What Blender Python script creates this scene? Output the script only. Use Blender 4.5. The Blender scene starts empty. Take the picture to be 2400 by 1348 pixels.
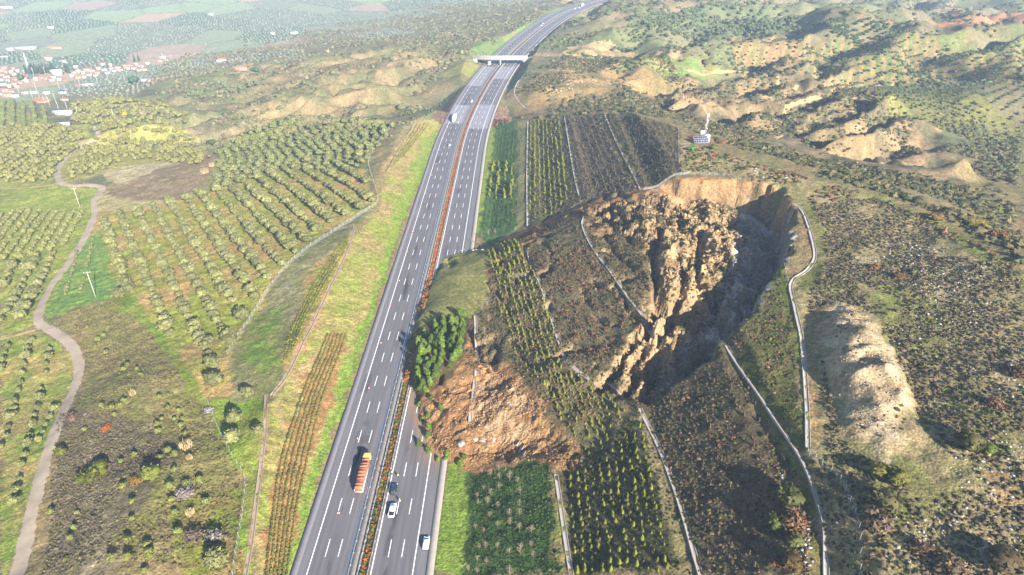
import bpy, bmesh, math, random
import numpy as np
from mathutils import Vector, Matrix

R = math.radians
random.seed(7)
rng = np.random.default_rng(11)
scene = bpy.context.scene
COL = scene.collection

# ------------------------------------------------------------------ camera
CAMZ, PITCH, F = 158.0, R(30.1), 1600.0          # metres, tilt, focal length in photo pixels (24 mm)
cd = bpy.data.cameras.new("drone_camera")
cd.lens = 24.0; cd.sensor_width = 36.0; cd.sensor_fit = 'HORIZONTAL'
cd.clip_start = 1.0; cd.clip_end = 40000.0
cam = bpy.data.objects.new("drone_camera", cd)
cam.location = (0, 0, CAMZ); cam.rotation_euler = (R(90) - PITCH, 0, 0)
COL.objects.link(cam); scene.camera = cam

# ------------------------------------------------------------------ sky, sun, exposure
SUN_EL = R(24.0)
SUN_AZ = math.atan2(0.50, -0.866)                 # where the sun stands: behind the camera, to the right
world = bpy.data.worlds.new("World"); scene.world = world
world.use_nodes = True
wn, wl = world.node_tree.nodes, world.node_tree.links
bg = wn["Background"]
sky = wn.new("ShaderNodeTexSky"); sky.sky_type = 'NISHITA'; sky.sun_disc = False
sky.sun_elevation = SUN_EL; sky.sun_rotation = SUN_AZ
sky.altitude = 200; sky.air_density = 1.0; sky.dust_density = 0.3; sky.ozone_density = 3.0
wl.new(sky.outputs[0], bg.inputs[0]); bg.inputs[1].default_value = 0.07
sd = bpy.data.lights.new("sun", 'SUN'); sd.energy = 5.0; sd.angle = R(0.5); sd.color = (1.0, 0.945, 0.87)
sun = bpy.data.objects.new("sun", sd); COL.objects.link(sun)
sdir = Vector((math.sin(SUN_AZ) * math.cos(SUN_EL), math.cos(SUN_AZ) * math.cos(SUN_EL), math.sin(SUN_EL)))
sun.rotation_euler = sdir.to_track_quat('Z', 'Y').to_euler()
scene.view_settings.view_transform = 'Standard'; scene.view_settings.look = 'None'
scene.view_settings.exposure = 1.93; scene.view_settings.gamma = 1.0
scene.render.engine = 'CYCLES'
scene.cycles.max_bounces = 5; scene.cycles.volume_bounces = 0
scene.cycles.transparent_max_bounces = 8

# ------------------------------------------------------------------ small helpers
def lin(r, g, b):
    f = lambda c: (c / 255 / 12.92) if c / 255 <= 0.04045 else ((c / 255 + 0.055) / 1.055) ** 2.4
    return np.array([f(r), f(g), f(b)])
KA = 0.42                                         # sunlit look in the picture -> base colour of the surface
def alb(r, g, b, k=1.0):
    c = lin(r, g, b); m = c.mean(); return np.clip(m + (c - m) * 1.06, .004, 1) * KA * k

def sstep(a, b, x):
    t = np.clip((x - a) / (b - a), 0, 1); return t * t * (3 - 2 * t)

def hash2(ix, iy, s):
    h = (ix.astype(np.int64) * 374761393 + iy.astype(np.int64) * 668265263 + s * 1442695041) & 0xFFFFFFFF
    h = ((h ^ (h >> 13)) * 1274126177) & 0xFFFFFFFF
    h = (h ^ (h >> 16)) & 0xFFFFFF
    return h / float(0xFFFFFF)
def vnoise(x, y, s=0):
    ix, iy = np.floor(x), np.floor(y); fx, fy = x - ix, y - iy
    fx = fx * fx * (3 - 2 * fx); fy = fy * fy * (3 - 2 * fy)
    a, b, c, d = hash2(ix, iy, s), hash2(ix + 1, iy, s), hash2(ix, iy + 1, s), hash2(ix + 1, iy + 1, s)
    return (a * (1 - fx) + b * fx) * (1 - fy) + (c * (1 - fx) + d * fx) * fy
def fbm(x, y, size, octaves=4, s=0, gain=0.5):
    v = np.zeros_like(x); amp, tot, fr = 1.0, 0.0, 1.0 / size
    for o in range(octaves):
        c, sn = math.cos(o * 1.1 + s), math.sin(o * 1.1 + s)
        v += amp * vnoise((x * c - y * sn) * fr + 37.1 * o, (x * sn + y * c) * fr + 11.7 * o, s + o * 17)
        tot += amp; amp *= gain; fr *= 2.03
    return v / tot
def ridged(x, y, size, octaves=4, s=0):
    v = np.zeros_like(x); amp, tot, fr = 1.0, 0.0, 1.0 / size
    for o in range(octaves):
        v += amp * (1 - np.abs(2 * vnoise(x * fr + 5.3 * o, y * fr + 9.1 * o, s + o * 13) - 1))
        tot += amp; amp *= 0.5; fr *= 2.1
    return v / tot
def cells(x, y, size, s=0):
    """jittered-grid cells: id hash, distance to the nearest and second nearest seed"""
    gx, gy = np.floor(x / size), np.floor(y / size)
    d1 = np.full(x.shape, 1e9); d2 = d1.copy(); ident = np.zeros(x.shape)
    for ox in (-1, 0, 1):
        for oy in (-1, 0, 1):
            cx, cy = gx + ox, gy + oy
            px = (cx + 0.1 + 0.8 * hash2(cx, cy, s)) * size; py = (cy + 0.1 + 0.8 * hash2(cx, cy, s + 5)) * size
            d = np.hypot(x - px, y - py); i = hash2(cx, cy, s + 9)
            near = d < d1
            d2 = np.where(near, d1, np.minimum(d2, d)); ident = np.where(near, i, ident); d1 = np.where(near, d, d1)
    return ident, d1, d2
def inside(px, py, poly):
    poly = np.asarray(poly, float); n = len(poly); c = np.zeros(px.shape, bool); j = n - 1
    for i in range(n):
        xi, yi = poly[i]; xj, yj = poly[j]
        if yi != yj:
            c ^= ((yi > py) != (yj > py)) & (px < (xj - xi) * (py - yi) / (yj - yi) + xi)
        j = i
    return c
def polydist(px, py, pts, closed=False):
    pts = np.asarray(pts, float); d = np.full(px.shape, 1e9)
    for i in range(len(pts) if closed else len(pts) - 1):
        a, b = pts[i], pts[(i + 1) % len(pts)]; ab = b - a
        t = np.clip(((px - a[0]) * ab[0] + (py - a[1]) * ab[1]) / max(ab @ ab, 1e-9), 0, 1)
        d = np.minimum(d, np.hypot(px - a[0] - t * ab[0], py - a[1] - t * ab[1]))
    return d

# where a ray through a measured photo point meets the land
CP, SP = math.cos(PITCH), math.sin(PITCH)
def rays(p):
    p = np.asarray(p, float).reshape(-1, 2)
    dx, dy = (p[:, 0] - 1200) / F, (674 - p[:, 1]) / F
    return np.stack([dx, dy * SP + CP, dy * CP - SP], 1)
def atz(px, py, z):
    d = rays([(px, py)])[0]; t = (z - CAMZ) / d[2]
    return np.array([d[0] * t, d[1] * t, z])
TS = np.concatenate([np.arange(70, 420, 1.0), 420 * 1.0035 ** np.arange(0, 760)])
def march(p, hf):
    d = rays(p); out = np.zeros((len(d), 3))
    for k in range(len(d)):
        x, y, z = d[k, 0] * TS, d[k, 1] * TS, CAMZ + d[k, 2] * TS
        g = z - hf(x, y); i = int(np.argmax(g < 0))
        if g[i] >= 0: i = len(TS) - 1
        i = max(i, 1); u = g[i - 1] / max(g[i - 1] - g[i], 1e-9); u = min(max(u, 0), 1)
        t = TS[i - 1] + (TS[i] - TS[i - 1]) * u
        out[k] = (d[k, 0] * t, d[k, 1] * t, CAMZ + d[k, 2] * t)
    return out

def mesh_from(name, v, f, mat=None, col=None, smooth=False, parent=None, link=True):
    """one mesh object from arrays; f (n,3) or (n,4); col per vertex -> attribute 'tint'"""
    v = np.asarray(v, np.float32); f = np.asarray(f, np.int32)
    me = bpy.data.meshes.new(name)
    me.vertices.add(len(v)); me.vertices.foreach_set("co", v.ravel())
    k = f.shape[1]
    me.loops.add(f.size); me.loops.foreach_set("vertex_index", f.ravel())
    me.polygons.add(len(f)); me.polygons.foreach_set("loop_start", np.arange(0, f.size, k, dtype=np.int32))
    me.polygons.foreach_set("loop_total", np.full(len(f), k, np.int32))
    if smooth: me.polygons.foreach_set("use_smooth", np.ones(len(f), bool))
    if col is not None:
        a = me.color_attributes.new("tint", 'FLOAT_COLOR', 'POINT')
        c = np.ones((len(v), 4), np.float32); c[:, :3] = col
        a.data.foreach_set("color", c.ravel())
    me.update(calc_edges=True); me.validate()
    if mat: me.materials.append(mat)
    if not link: return me
    o = bpy.data.objects.new(name, me); COL.objects.link(o)
    if parent: o.parent = parent
    return o
def tag(o, label=None, cat=None, group=None, kind=None):
    if label: o["label"] = label
    if cat: o["category"] = cat
    if group: o["group"] = group
    if kind: o["kind"] = kind
    return o
def empty(name, loc, rz=0.0, label=None, cat=None, group=None):
    o = bpy.data.objects.new(name, None); o.empty_display_size = 0.5
    o.location = loc; o.rotation_euler = (0, 0, rz); COL.objects.link(o)
    return tag(o, label, cat, group)
ORD = ["", "first", "second", "third", "fourth", "fifth", "sixth", "seventh", "eighth", "ninth", "tenth", "eleventh", "twelfth",
       "thirteenth", "fourteenth", "fifteenth", "sixteenth", "seventeenth", "eighteenth", "nineteenth", "twentieth"]
def ordinal(n):
    if n < len(ORD): return ORD[n]
    suf = 'th' if 10 <= n % 100 <= 20 else {1: 'st', 2: 'nd', 3: 'rd'}.get(n % 10, 'th')
    return f"{n}{suf}"

# ------------------------------------------------------------------ materials
def mat_new(name):
    m = bpy.data.materials.new(name); m.use_nodes = True
    return m, m.node_tree.nodes, m.node_tree.links, m.node_tree.nodes["Principled BSDF"]
def mat_plain(name, rgb, rough=0.7, spec=0.3, metal=0.0, var=0.12, size=1.5, coat=0.0):
    """procedural paint / stone / metal: a base colour with a little uneven wear"""
    m, n, l, b = mat_new(name)
    tc = n.new("ShaderNodeTexCoord"); no = n.new("ShaderNodeTexNoise")
    no.inputs["Scale"].default_value = size; no.inputs["Detail"].default_value = 5
    l.new(tc.outputs["Object"], no.inputs["Vector"])
    mx = n.new("ShaderNodeMix"); mx.data_type = 'RGBA'
    a = np.asarray(rgb, float)
    mx.inputs[6].default_value = (*np.clip(a * (1 - var), 0, 1), 1); mx.inputs[7].default_value = (*np.clip(a * (1 + var), 0, 1), 1)
    l.new(no.outputs["Fac"], mx.inputs[0]); l.new(mx.outputs[2], b.inputs["Base Color"])
    b.inputs["Roughness"].default_value = rough; b.inputs["Specular IOR Level"].default_value = spec
    b.inputs["Metallic"].default_value = metal; b.inputs["Coat Weight"].default_value = coat
    return m
def mat_tint(name, rough=0.9, sizes=((3.0, 0.3), (0.6, 0.45)), bump=0.0, bsize=0.5, bdist=0.3, random_amt=0.0, spec=0.15, transl=0.0):
    """base colour from the mesh's own 'tint', broken up by object-space noise"""
    m, n, l, b = mat_new(name)
    at = n.new("ShaderNodeAttribute"); at.attribute_name = "tint"
    tc = n.new("ShaderNodeTexCoord"); cur = at.outputs["Color"]
    for s, amt in sizes:
        no = n.new("ShaderNodeTexNoise"); no.inputs["Scale"].default_value = 1.0 / s; no.inputs["Detail"].default_value = 4
        l.new(tc.outputs["Object"], no.inputs["Vector"])
        mr = n.new("ShaderNodeMapRange"); mr.inputs[1].default_value = 0.3; mr.inputs[2].default_value = 0.7
        mr.inputs[3].default_value = 1 - amt; mr.inputs[4].default_value = 1 + amt
        l.new(no.outputs["Fac"], mr.inputs[0])
        mx = n.new("ShaderNodeMix"); mx.data_type = 'RGBA'; mx.blend_type = 'MULTIPLY'; mx.inputs[0].default_value = 1.0
        l.new(cur, mx.inputs[6]); l.new(mr.outputs[0], mx.inputs[7]); cur = mx.outputs[2]
    if random_amt:
        oi = n.new("ShaderNodeObjectInfo"); mr = n.new("ShaderNodeMapRange")
        mr.inputs[3].default_value = 1 - random_amt; mr.inputs[4].default_value = 1 + random_amt
        l.new(oi.outputs["Random"], mr.inputs[0])
        mx = n.new("ShaderNodeMix"); mx.data_type = 'RGBA'; mx.blend_type = 'MULTIPLY'; mx.inputs[0].default_value = 1.0
        l.new(cur, mx.inputs[6]); l.new(mr.outputs[0], mx.inputs[7]); cur = mx.outputs[2]
    l.new(cur, b.inputs["Base Color"]); b.inputs["Roughness"].default_value = rough
    b.inputs["Specular IOR Level"].default_value = spec
    if bump:
        no = n.new("ShaderNodeTexNoise"); no.inputs["Scale"].default_value = 1.0 / bsize; no.inputs["Detail"].default_value = 5
        l.new(tc.outputs["Object"], no.inputs["Vector"])
        bp = n.new("ShaderNodeBump"); bp.inputs["Strength"].default_value = bump; bp.inputs["Distance"].default_value = bdist
        l.new(no.outputs["Fac"], bp.inputs["Height"]); l.new(bp.outputs[0], b.inputs["Normal"])
    return m
# ================================================================== THE LAND
# median line of the motorway: measured points on the road plane
_med = [(857, 1348), (945, 900), (1005, 600), (1043, 450), (1092, 300), (1110, 250), (1138, 200), (1165.6, 160), (1190, 133),
        (1224, 100), (1264, 67), (1314, 33), (1374, 10), (1411, 0)]
_mp = np.array([atz(x, y, 0)[:2] for x, y in _med])
_a, _b = np.polyfit(_mp[:5, 1], _mp[:5, 0], 1)
_cy = [-400.0, 0.0, 300.0, 440.0, 500.0] + list(_mp[5:, 1]) + [1500.0, 2200.0, 4000.0]
_cx = [_a * y + _b for y in _cy[:5]] + list(_mp[5:, 0]) + [270.0, 650.0, 1500.0]
_cy, _cx = np.array(_cy), np.array(_cx)
def _smooth_line():
    y = np.arange(-400, 4000, 10.0); x = np.interp(y, _cy, _cx)
    k = np.hanning(15); k /= k.sum(); xp = np.pad(x, 7, mode='reflect', reflect_type='odd')
    return y, np.convolve(xp, k, 'valid')
CLY, CLX = _smooth_line(); CLS = np.gradient(CLX, CLY)
def road_x(y): return np.interp(y, CLY, CLX)
def road_off(x, y):
    return (x - np.interp(y, CLY, CLX)) / np.sqrt(1 + np.interp(y, CLY, CLS) ** 2)
L_EDGE, R_EDGE = -18.6, 19.8

# natural lie of the land: survey points (photo x, photo y, height over the road)
NAT = [
 # left: cut crest, fence, groves, dirt road
 (610,1340,5.5),(622,1000,8),(700,820,8.5),(820,560,8.5),(895,400,8),(972,285,8),(1010,262,3),
 (552,1340,4.5),(575,1120,4),(520,1010,3),(535,830,3.5),(640,660,4),(760,550,5),(880,480,7),(868,380,6),(930,290,4),
 (300,1310,8),(350,1120,6.5),(250,930,2),(150,1320,2),(420,950,2.5),(460,1200,5),
 (450,800,0),(300,700,-4),(500,600,-2),(700,480,1),(400,500,-6),(600,400,-6),(790,380,1),(600,720,2),
 (60,1300,-2),(150,950,-5),(100,750,-8),(220,500,-11),(240,440,-12),(140,420,-13),(230,310,-19),
 (20,1100,-5),(20,700,-12),(20,450,-18),(20,300,-25),
 (450,400,-7),(520,330,-15),(480,280,-18),(700,300,-6),(840,300,0),
 (700,250,-8),(640,200,-12),(800,200,-4),(900,225,-3),(560,250,-18),(420,220,-26),(330,260,-24),
 (960,250,-9),(1015,235,-11),(1060,225,-8),(1000,165,-2),(1085,185,4),(1125,165,9),(1100,130,10),(1050,120,6),
 (900,150,-4),(800,110,-22),(700,130,-24),(600,110,-40),
 (0,250,-38),(100,200,-42),(300,170,-45),(0,100,-50),(300,80,-52),(600,50,-52),(0,20,-55),(500,5,-55),(900,30,-45),
 (1000,60,-30),(1150,60,-14),(1240,25,-4),(1100,20,-32),(1180,100,6),(1200,80,4),
 # right: the hill that was cut, the crest and the land behind it
 (1050,1348,14),(1200,1348,22),(1340,1348,28),(1640,1340,35),(1100,700,14),(1100,480,12),(1250,1000,25),(1400,800,32),(1200,500,20),(1300,420,28),
 (1600,1000,36),(1945,1348,35.5),(1880,1090,36.5),(1780,920,36.5),(1700,810,36.5),
 (2010,1340,38),(1985,1180,38.5),(1890,1050,38),(1870,800,38.5),(1860,660,39.5),(1910,600,41),(1900,530,42),(1860,480,42.5),
 (2390,1330,42),(2390,1000,47),(2390,700,50),(2200,1000,43.5),(2200,700,46),(2200,550,47),(2050,550,45),(2000,700,42.5),(2050,1200,39.5),
 (1640,340,42),(1750,370,43),(1900,412,44.5),(2050,452,45.5),(2200,510,48),(2330,580,50.5),(2400,632,52),
 (1590,300,38.5),(1600,410,40),(1500,450,38),(1700,440,42),
 (1180,287,8),(1237,281,17),(1323,271,28),(1415,263,37),(1500,272,39),
 (1700,312,22),(1600,272,22),(1800,318,18),(1900,370,24),(2000,345,16),(2100,400,26),(2200,400,20),(2300,470,27),(2380,540,34),(2350,420,16),
 (1200,262,-5),(1300,250,4),(1400,230,8),(1240,250,0),(1180,262,-6),(1350,258,10),
 (1500,200,10),(1400,200,11),(1300,200,13),(1235,172,12),(1260,215,9),
 (1600,200,6),(1700,230,4),(1560,240,2),(1750,190,12),(1850,280,14),(1950,270,18),(2000,200,20),(2100,220,24),(2200,230,18),
 (2350,300,8),(2300,230,22),(2390,200,26),
 (1400,150,11),(1300,130,10),(1500,130,13),(1600,130,13),(1700,130,15),(1400,90,14),(1320,95,9),(1330,50,6),
 (1600,60,19),(1500,30,18),(1700,42,24),(1800,60,24),(1900,80,25),(2000,52,33),(2100,62,33),(2000,100,25),(2200,102,29),(2390,122,31),
 (2390,170,25),(1900,150,19),(1800,150,15),(1750,100,17),
 (2200,45,-10),(2390,45,-10),(2300,12,-12),(1900,12,-16),(1700,12,-5),
]
_np = np.array([atz(*p) for p in NAT])
_ext = np.array([(-3500, 6000, -58), (0, 6500, -55), (3500, 6000, 60), (-3500, 2500, -56), (-1500, 2600, -56), (0, 2400, -40), (3500, 2500, 60), (1200, 2400, 10),
                 (-3500, 0, -40), (3500, 0, 90), (-1500, 0, -30), (1500, 200, 90), (1500, 900, 50), (0, -500, 30), (600, -300, 52), (-600, -300, 0), (400, 100, 55), (-250, 60, 0),
                 (60, 40, 36), (20, 60, 24), (-40, 50, 8)], float)
_np = np.vstack([_np, _ext])
class RBF:
    """smooth surface through scattered heights (multiquadric + plane)"""
    def __init__(s, p, c=14.0, lam=0.6):
        s.p, s.c = p[:, :2], c; n = len(p)
        A = np.hypot(*(s.p[:, None, :] - s.p[None]).transpose(2, 0, 1)); A = np.sqrt(A * A + c * c) - np.eye(n) * lam
        P = np.c_[np.ones(n), s.p / 500]
        M = np.block([[A, P], [P.T, np.zeros((3, 3))]])
        s.w = np.linalg.solve(M, np.r_[p[:, 2], 0, 0, 0])
    def __call__(s, x, y):
        sh = x.shape; x, y = x.ravel(), y.ravel(); out = np.empty(len(x)); n = len(s.p)
        for a in range(0, len(x), 40000):
            xx, yy = x[a:a + 40000], y[a:a + 40000]
            d = np.sqrt((xx[:, None] - s.p[:, 0]) ** 2 + (yy[:, None] - s.p[:, 1]) ** 2 + s.c ** 2)
            out[a:a + 40000] = d @ s.w[:n] + s.w[n] + s.w[n + 1] * xx / 500 + s.w[n + 2] * yy / 500
        return out.reshape(sh)
nat = RBF(_np)
BEN_D = np.array([0, 3, 8.5, 33, 37, 59, 63, 85, 89, 98, 200, 5000.0])
BEN_Z = np.array([0.05, 0.3, 1.0, 11, 11.2, 22, 22.2, 33, 33.3, 40, 160, 9000.0])

# badlands / gullied ground in photo space, eroded more deeply
BAD = [[(1560,180),(1900,170),(2040,215),(1960,240),(1860,285),(1830,330),(1700,318),(1640,300),(1550,262)],
       [(1860,290),(1960,245),(2080,260),(2200,300),(2260,400),(2330,470),(2200,455),(2050,420),(1900,372),(1830,330)]]
BADL = [[(560,175),(700,140),(900,130),(1080,150),(1100,190),(1020,225),(930,262),(700,290),(560,265),(430,230)]]

BADW = [np.array([atz(a, b, 13)[:2] for a, b in q]) for q in BAD]
def base_height(x, y):
    h = nat(x, y)
    dist = np.hypot(x, y)
    far = sstep(430, 620, y) * sstep(-80, 30, h + 60)
    hills = far * sstep(-55, -25, h)
    h = h + (fbm(x, y, 55, 4, 3) - 0.5) * 7.0 * hills + (fbm(x, y, 22, 3, 8) - 0.5) * (0.9 + 1.6 * hills)
    # gullied land right of the motorway: ridges running across the light, then longer waves in the hills behind
    gm = np.zeros_like(h)
    for q in BADW:
        bx = (x > q[:, 0].min()) & (x < q[:, 0].max()) & (y > q[:, 1].min()) & (y < q[:, 1].max())
        if bx.any(): gm[bx] = np.maximum(gm[bx], np.where(inside(x[bx], y[bx], q), sstep(0, 16, polydist(x[bx], y[bx], q, True)), 0))
    t = (-0.50 * x + 0.86 * y) / 37.0 + (fbm(x, y, 60, 3, 23) - .5) * 2.6; t = t - np.floor(t)
    saw = np.where(t < .42, t / .42, (1 - t) / .58)
    h = h + gm * ((saw - .55) * 19 * (.45 + 1.1 * fbm(x, y, 50, 2, 29)) + (ridged(x, y, 17, 3, 27) - .62) * 6)
    wv = sstep(520, 640, y) * sstep(60, 130, x) * (1 - gm)
    t2 = (-0.42 * x + 0.9 * y) / 120.0 + (fbm(x, y, 130, 3, 33) - .5) * 2.4
    h = h + wv * (np.cos(t2 * 2 * math.pi) * 10 + (ridged(x, y, 46, 3, 37) - .64) * 15)
    t3 = (-0.45 * x + 0.88 * y) / 52.0 + (fbm(x, y, 80, 3, 63) - .5) * 3.0; t3 = t3 - np.floor(t3); saw3 = np.where(t3 < .45, t3 / .45, (1 - t3) / .55)
    gl = sstep(500, 560, y) * (1 - sstep(-120, -70, x)) * sstep(-420, -300, x) * (1 - sstep(800, 950, y))
    h = h + gl * (((ridged(x * 0.6, y, 44, 4, 5) - 0.66) * 16 + (saw3 - .5) * 12 * fbm(x, y, 70, 2, 65) * 1.6))
    # mound of spoil on the hilltop
    q = ((x - MOUND[0]) * MC + (y - MOUND[1]) * MS) / 37.0; r = (-(x - MOUND[0]) * MS + (y - MOUND[1]) * MC) / 10.5
    e = np.sqrt(q * q + r * r) + (fbm(x, y, 9, 3, 77) - 0.5) * 0.5
    h = h + (4.8 + (ridged(x, y, 11, 3, 15) - .6) * 4.5) * sstep(1.12, 0.25, e)
    return h
_m1, _m2 = atz(1985, 730, 44), atz(2075, 1010, 43)
MOUND = (_m1[:2] + _m2[:2]) / 2
_md = (_m2 - _m1)[:2]; _md /= np.hypot(*_md); MC, MS = _md

def engineered(x, y):
    h = base_height(x, y); off = road_off(x, y)
    dl, dr = L_EDGE - off, off - R_EDGE
    late = sstep(490, 540, y)
    cutR = np.interp(dr, BEN_D, BEN_Z) + (fbm(x, y, 6, 3, 31) - 0.5) * 0.7 * sstep(2, 12, dr)
    cutR = cutR * (1 - late) + (np.maximum(dr - 2.5, 0) * 0.8 + 0.1) * late
    cutL = np.where(dl < 3, dl * 0.12, 0.36 + (dl - 3) * 0.345)
    cutL = cutL * (1 - late) + (np.maximum(dl - 2.5, 0) * 0.6 + 0.1) * late
    d = np.maximum(dl, dr)
    cut = np.where(dr > 0, cutR, cutL); fill = -np.maximum(d - 1.0, 0) * 0.6
    h = np.clip(h, fill, np.maximum(cut, fill))
    # the overpass' side road keeps its approaches level
    ba = sstep(9, 5, np.abs(y - BRY)) * sstep(26, 29, np.abs(x - BRX)) * sstep(120, 90, np.abs(x - BRX))
    h = h * (1 - ba) + 7.4 * ba
    h = h + ((fbm(x, y, 2.6, 2, 191) - .5) * .7 + (fbm(x, y, 7, 2, 193) - .5) * .8) * sstep(3, 9, d)
    return np.where(d < 0, -0.35, h)
BRX, BRY = atz(1172, 152, 0)[:2]

# ---------------------------------------------------------------- mesh grid (finer where the camera is close)
def _axis(a, b, step):
    n = max(2, int(round((b - a) / step))); return list(np.linspace(a, b, n + 1)[:-1])
def _grow(start, end, step, rate):
    out, v, s = [], start, step
    while abs(v) < abs(end):
        out.append(v); s = step + rate * abs(v - start); v += s if end > start else -s
    return out + [end]
GX = np.array(_grow(-250, -5000, 1.3, 0.009)[::-1][:-1] + _axis(-250, -75, 1.15) + _axis(-75, 115, 0.8) + _axis(115, 260, 1.15) + _grow(260, 5000, 1.3, 0.009))
GY = np.array([-600, -400, -250, -150, -80, -30, 10, 40, 55] + _axis(65, 255, 0.75) + _grow(255, 1500, 0.8, 0.0042)[:-1] + _grow(1500, 9000, 8, 0.05))
MX, MY = np.meshgrid(GX, GY)
def sampler(Z):
    def f(x, y):
        x = np.asarray(x, float); y = np.asarray(y, float)
        i = np.clip(np.searchsorted(GX, x) - 1, 0, len(GX) - 2); j = np.clip(np.searchsorted(GY, y) - 1, 0, len(GY) - 2)
        u = np.clip((x - GX[i]) / (GX[i + 1] - GX[i]), 0, 1); v = np.clip((y - GY[j]) / (GY[j + 1] - GY[j]), 0, 1)
        return (Z[j, i] * (1 - u) + Z[j, i + 1] * u) * (1 - v) + (Z[j + 1, i] * (1 - u) + Z[j + 1, i + 1] * u) * v
    return f
Z0 = engineered(MX, MY); H0 = sampler(Z0)

# ---------------------------------------------------------------- the landslide
RIM = [(1090,590),(1140,573),(1232,540),(1300,508),(1380,472),(1440,452),(1500,446),(1560,430),(1640,420),(1720,420),(1800,426),(1838,440),(1856,478),
       (1861,530),(1856,590),(1832,625),(1790,690),(1752,748),(1702,805),(1660,845),(1600,890),(1525,945),(1455,930),(1425,965),(1445,1050),(1400,1112)]
TOE = [(1330,1098),(1270,1080),(1170,1086),(1095,1104),(1048,1094),(1008,1066),(985,1000),(968,955),(952,900),(945,850),(955,790),(975,735),(1002,662),(1042,604)]
SL_RIM = march(RIM, H0); SL_TOE = march(TOE, H0)
SLIDE = np.vstack([SL_RIM, SL_TOE])[:, :2]
SLP = [ # points inside the slipped mass (photo x, y, height)
 (1100,620,7.5),(1120,680,9.5),(1060,650,7),(1080,720,8.6),(1035,700,6),(1000,725,4.4),(1100,780,8),(1020,820,6.5),(985,850,4.6),(1060,950,4.5),(1010,950,3),(1050,1040,3.5),(1130,1000,6),(1200,1000,7.5),(1200,1055,4.5),
 (1130,1065,3),(1290,1060,8),(1150,900,8),(1130,720,9),(1150,620,9),(1200,700,13),(1250,900,14),(1350,1000,15),(1340,1080,11),(1400,1060,14),
 (1230,570,16),(1275,680,17.5),(1330,850,18),(1380,890,18.5),(1300,540,19),(1400,700,22),(1450,800,21),
 (1365,510,25),(1440,660,26),(1510,740,26),(1440,500,28),(1560,480,32),(1600,470,31),(1660,515,29),(1590,600,31),(1560,700,28.5),(1500,790,25),(1480,850,22),(1630,620,26),
 (1560,760,25),(1640,560,30),(1700,600,28.5),(1750,560,27.5),(1810,600,22),(1725,690,24),(1650,780,23.5),(1600,840,21),(1545,908,17.5),(1640,700,28),(1770,480,30),(1835,550,25),(1785,655,19),(1700,772,17),(1622,858,16.5),(1680,660,27.5),(1590,780,25.5),(1730,630,27),
 (1715,465,32),(1640,450,34.5),(1560,457,34.5),(1500,468,32),(1440,475,28.5),(1690,540,26),(1600,800,17),(1520,880,17),(1430,880,20),(1480,920,21)]
_sp = np.array([atz(*p) for p in SLP])
_bl = np.vstack([SL_TOE + [0, 0, 0.6], SL_RIM[:5] + [0, 0, 0.5], SL_RIM[21:] + [0, 0, -0.5]])
slide_rbf = RBF(np.vstack([_sp, _bl]), c=6.0, lam=0.3)
_bx = (MX > SLIDE[:, 0].min() - 5) & (MX < SLIDE[:, 0].max() + 5) & (MY > SLIDE[:, 1].min() - 5) & (MY < SLIDE[:, 1].max() + 5)
_x, _y = MX[_bx], MY[_bx]
_jx, _jy = _x + (fbm(_x, _y, 9, 4, 41, .65) - 0.5) * 8, _y + (fbm(_x, _y, 9, 4, 43, .65) - 0.5) * 8
_in = inside(_jx, _jy, SLIDE); _d = polydist(_jx, _jy, SLIDE, True)
SW = np.where(_in, sstep(0, 2.6, _d), 0)
def photo_poly(p, hf): return march(p, hf)[:, :2]
S1 = slide_rbf(_x, _y)
def zone_w(poly, feather):
    w = photo_poly_s(poly); return np.where(inside(_x, _y, w), sstep(0, feather, polydist(_x, _y, w, True)), 0)
_Zt = Z0.copy(); _Zt[_bx] = Z0[_bx] * (1 - SW) + S1 * SW
_Ht = sampler(_Zt)
photo_poly_s = lambda p: march(p, _Ht)[:, :2]
ROCKZ = [(1350,490),(1480,465),(1600,470),(1700,480),(1760,530),(1755,610),(1720,700),(1670,790),(1590,880),(1530,930),(1440,920),(1420,870),(1470,790),(1520,700),(1530,600),(1470,560),(1400,540)]
TOEZ = [(980,960),(1040,920),(1090,880),(1110,840),(1180,860),(1260,930),(1310,1000),(1390,1060),(1400,1112),(1270,1078),(1170,1084),(1095,1102),(1010,1062)]
GRABZ = [(1740,470),(1850,480),(1855,590),(1800,680),(1700,800),(1600,890),(1520,940),(1560,860),(1640,770),(1700,640)]
_wr, _wt, _wg = zone_w(ROCKZ, 6), zone_w(TOEZ, 4), zone_w(GRABZ, 5)
_i1, _d1, _d2 = cells(_x + 3 * fbm(_x, _y, 5, 2, 9), (_y + 3 * fbm(_x, _y, 5, 2, 6)) * .8, 3.6, 3)
_i2, _e1, _e2 = cells(_x + fbm(_x, _y, 3, 2, 1), (_y + fbm(_x, _y, 3, 2, 2)) * .75, 1.9, 8)
_wb = zone_w([(1085,600),(1140,590),(1150,690),(1112,760),(1000,800),(955,800),(975,735),(1004,665)], 5)
_rough = (fbm(_x, _y, 4.5, 3, 51) - 0.5) * 1.5 * (1 - .7 * _wb)
_rock = (_i1 - 0.5) * 5.0 * sstep(0.0, .9, _d2 - _d1) + (_i2 - 0.5) * 1.5 * sstep(0, 0.5, _e2 - _e1) + (ridged(_x * 1.0 + _y * .25, _y * 0.55, 13, 3, 4) - 0.62) * 9
_toe = (fbm(_x, _y, 8, 4, 55, 0.6) - 0.5) * 3.6 + (_i2 - 0.5) * 0.9 * sstep(0, 0.5, _e2 - _e1)
_gr = np.maximum(fbm(_x, _y, 12, 3, 67) - .48, 0) * 24 + (_i1 - 0.5) * 3.4 + (_i2 - .5) * 1.6 + (fbm(_x, _y, 6, 4, 61) - 0.5) * 3.5
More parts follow.
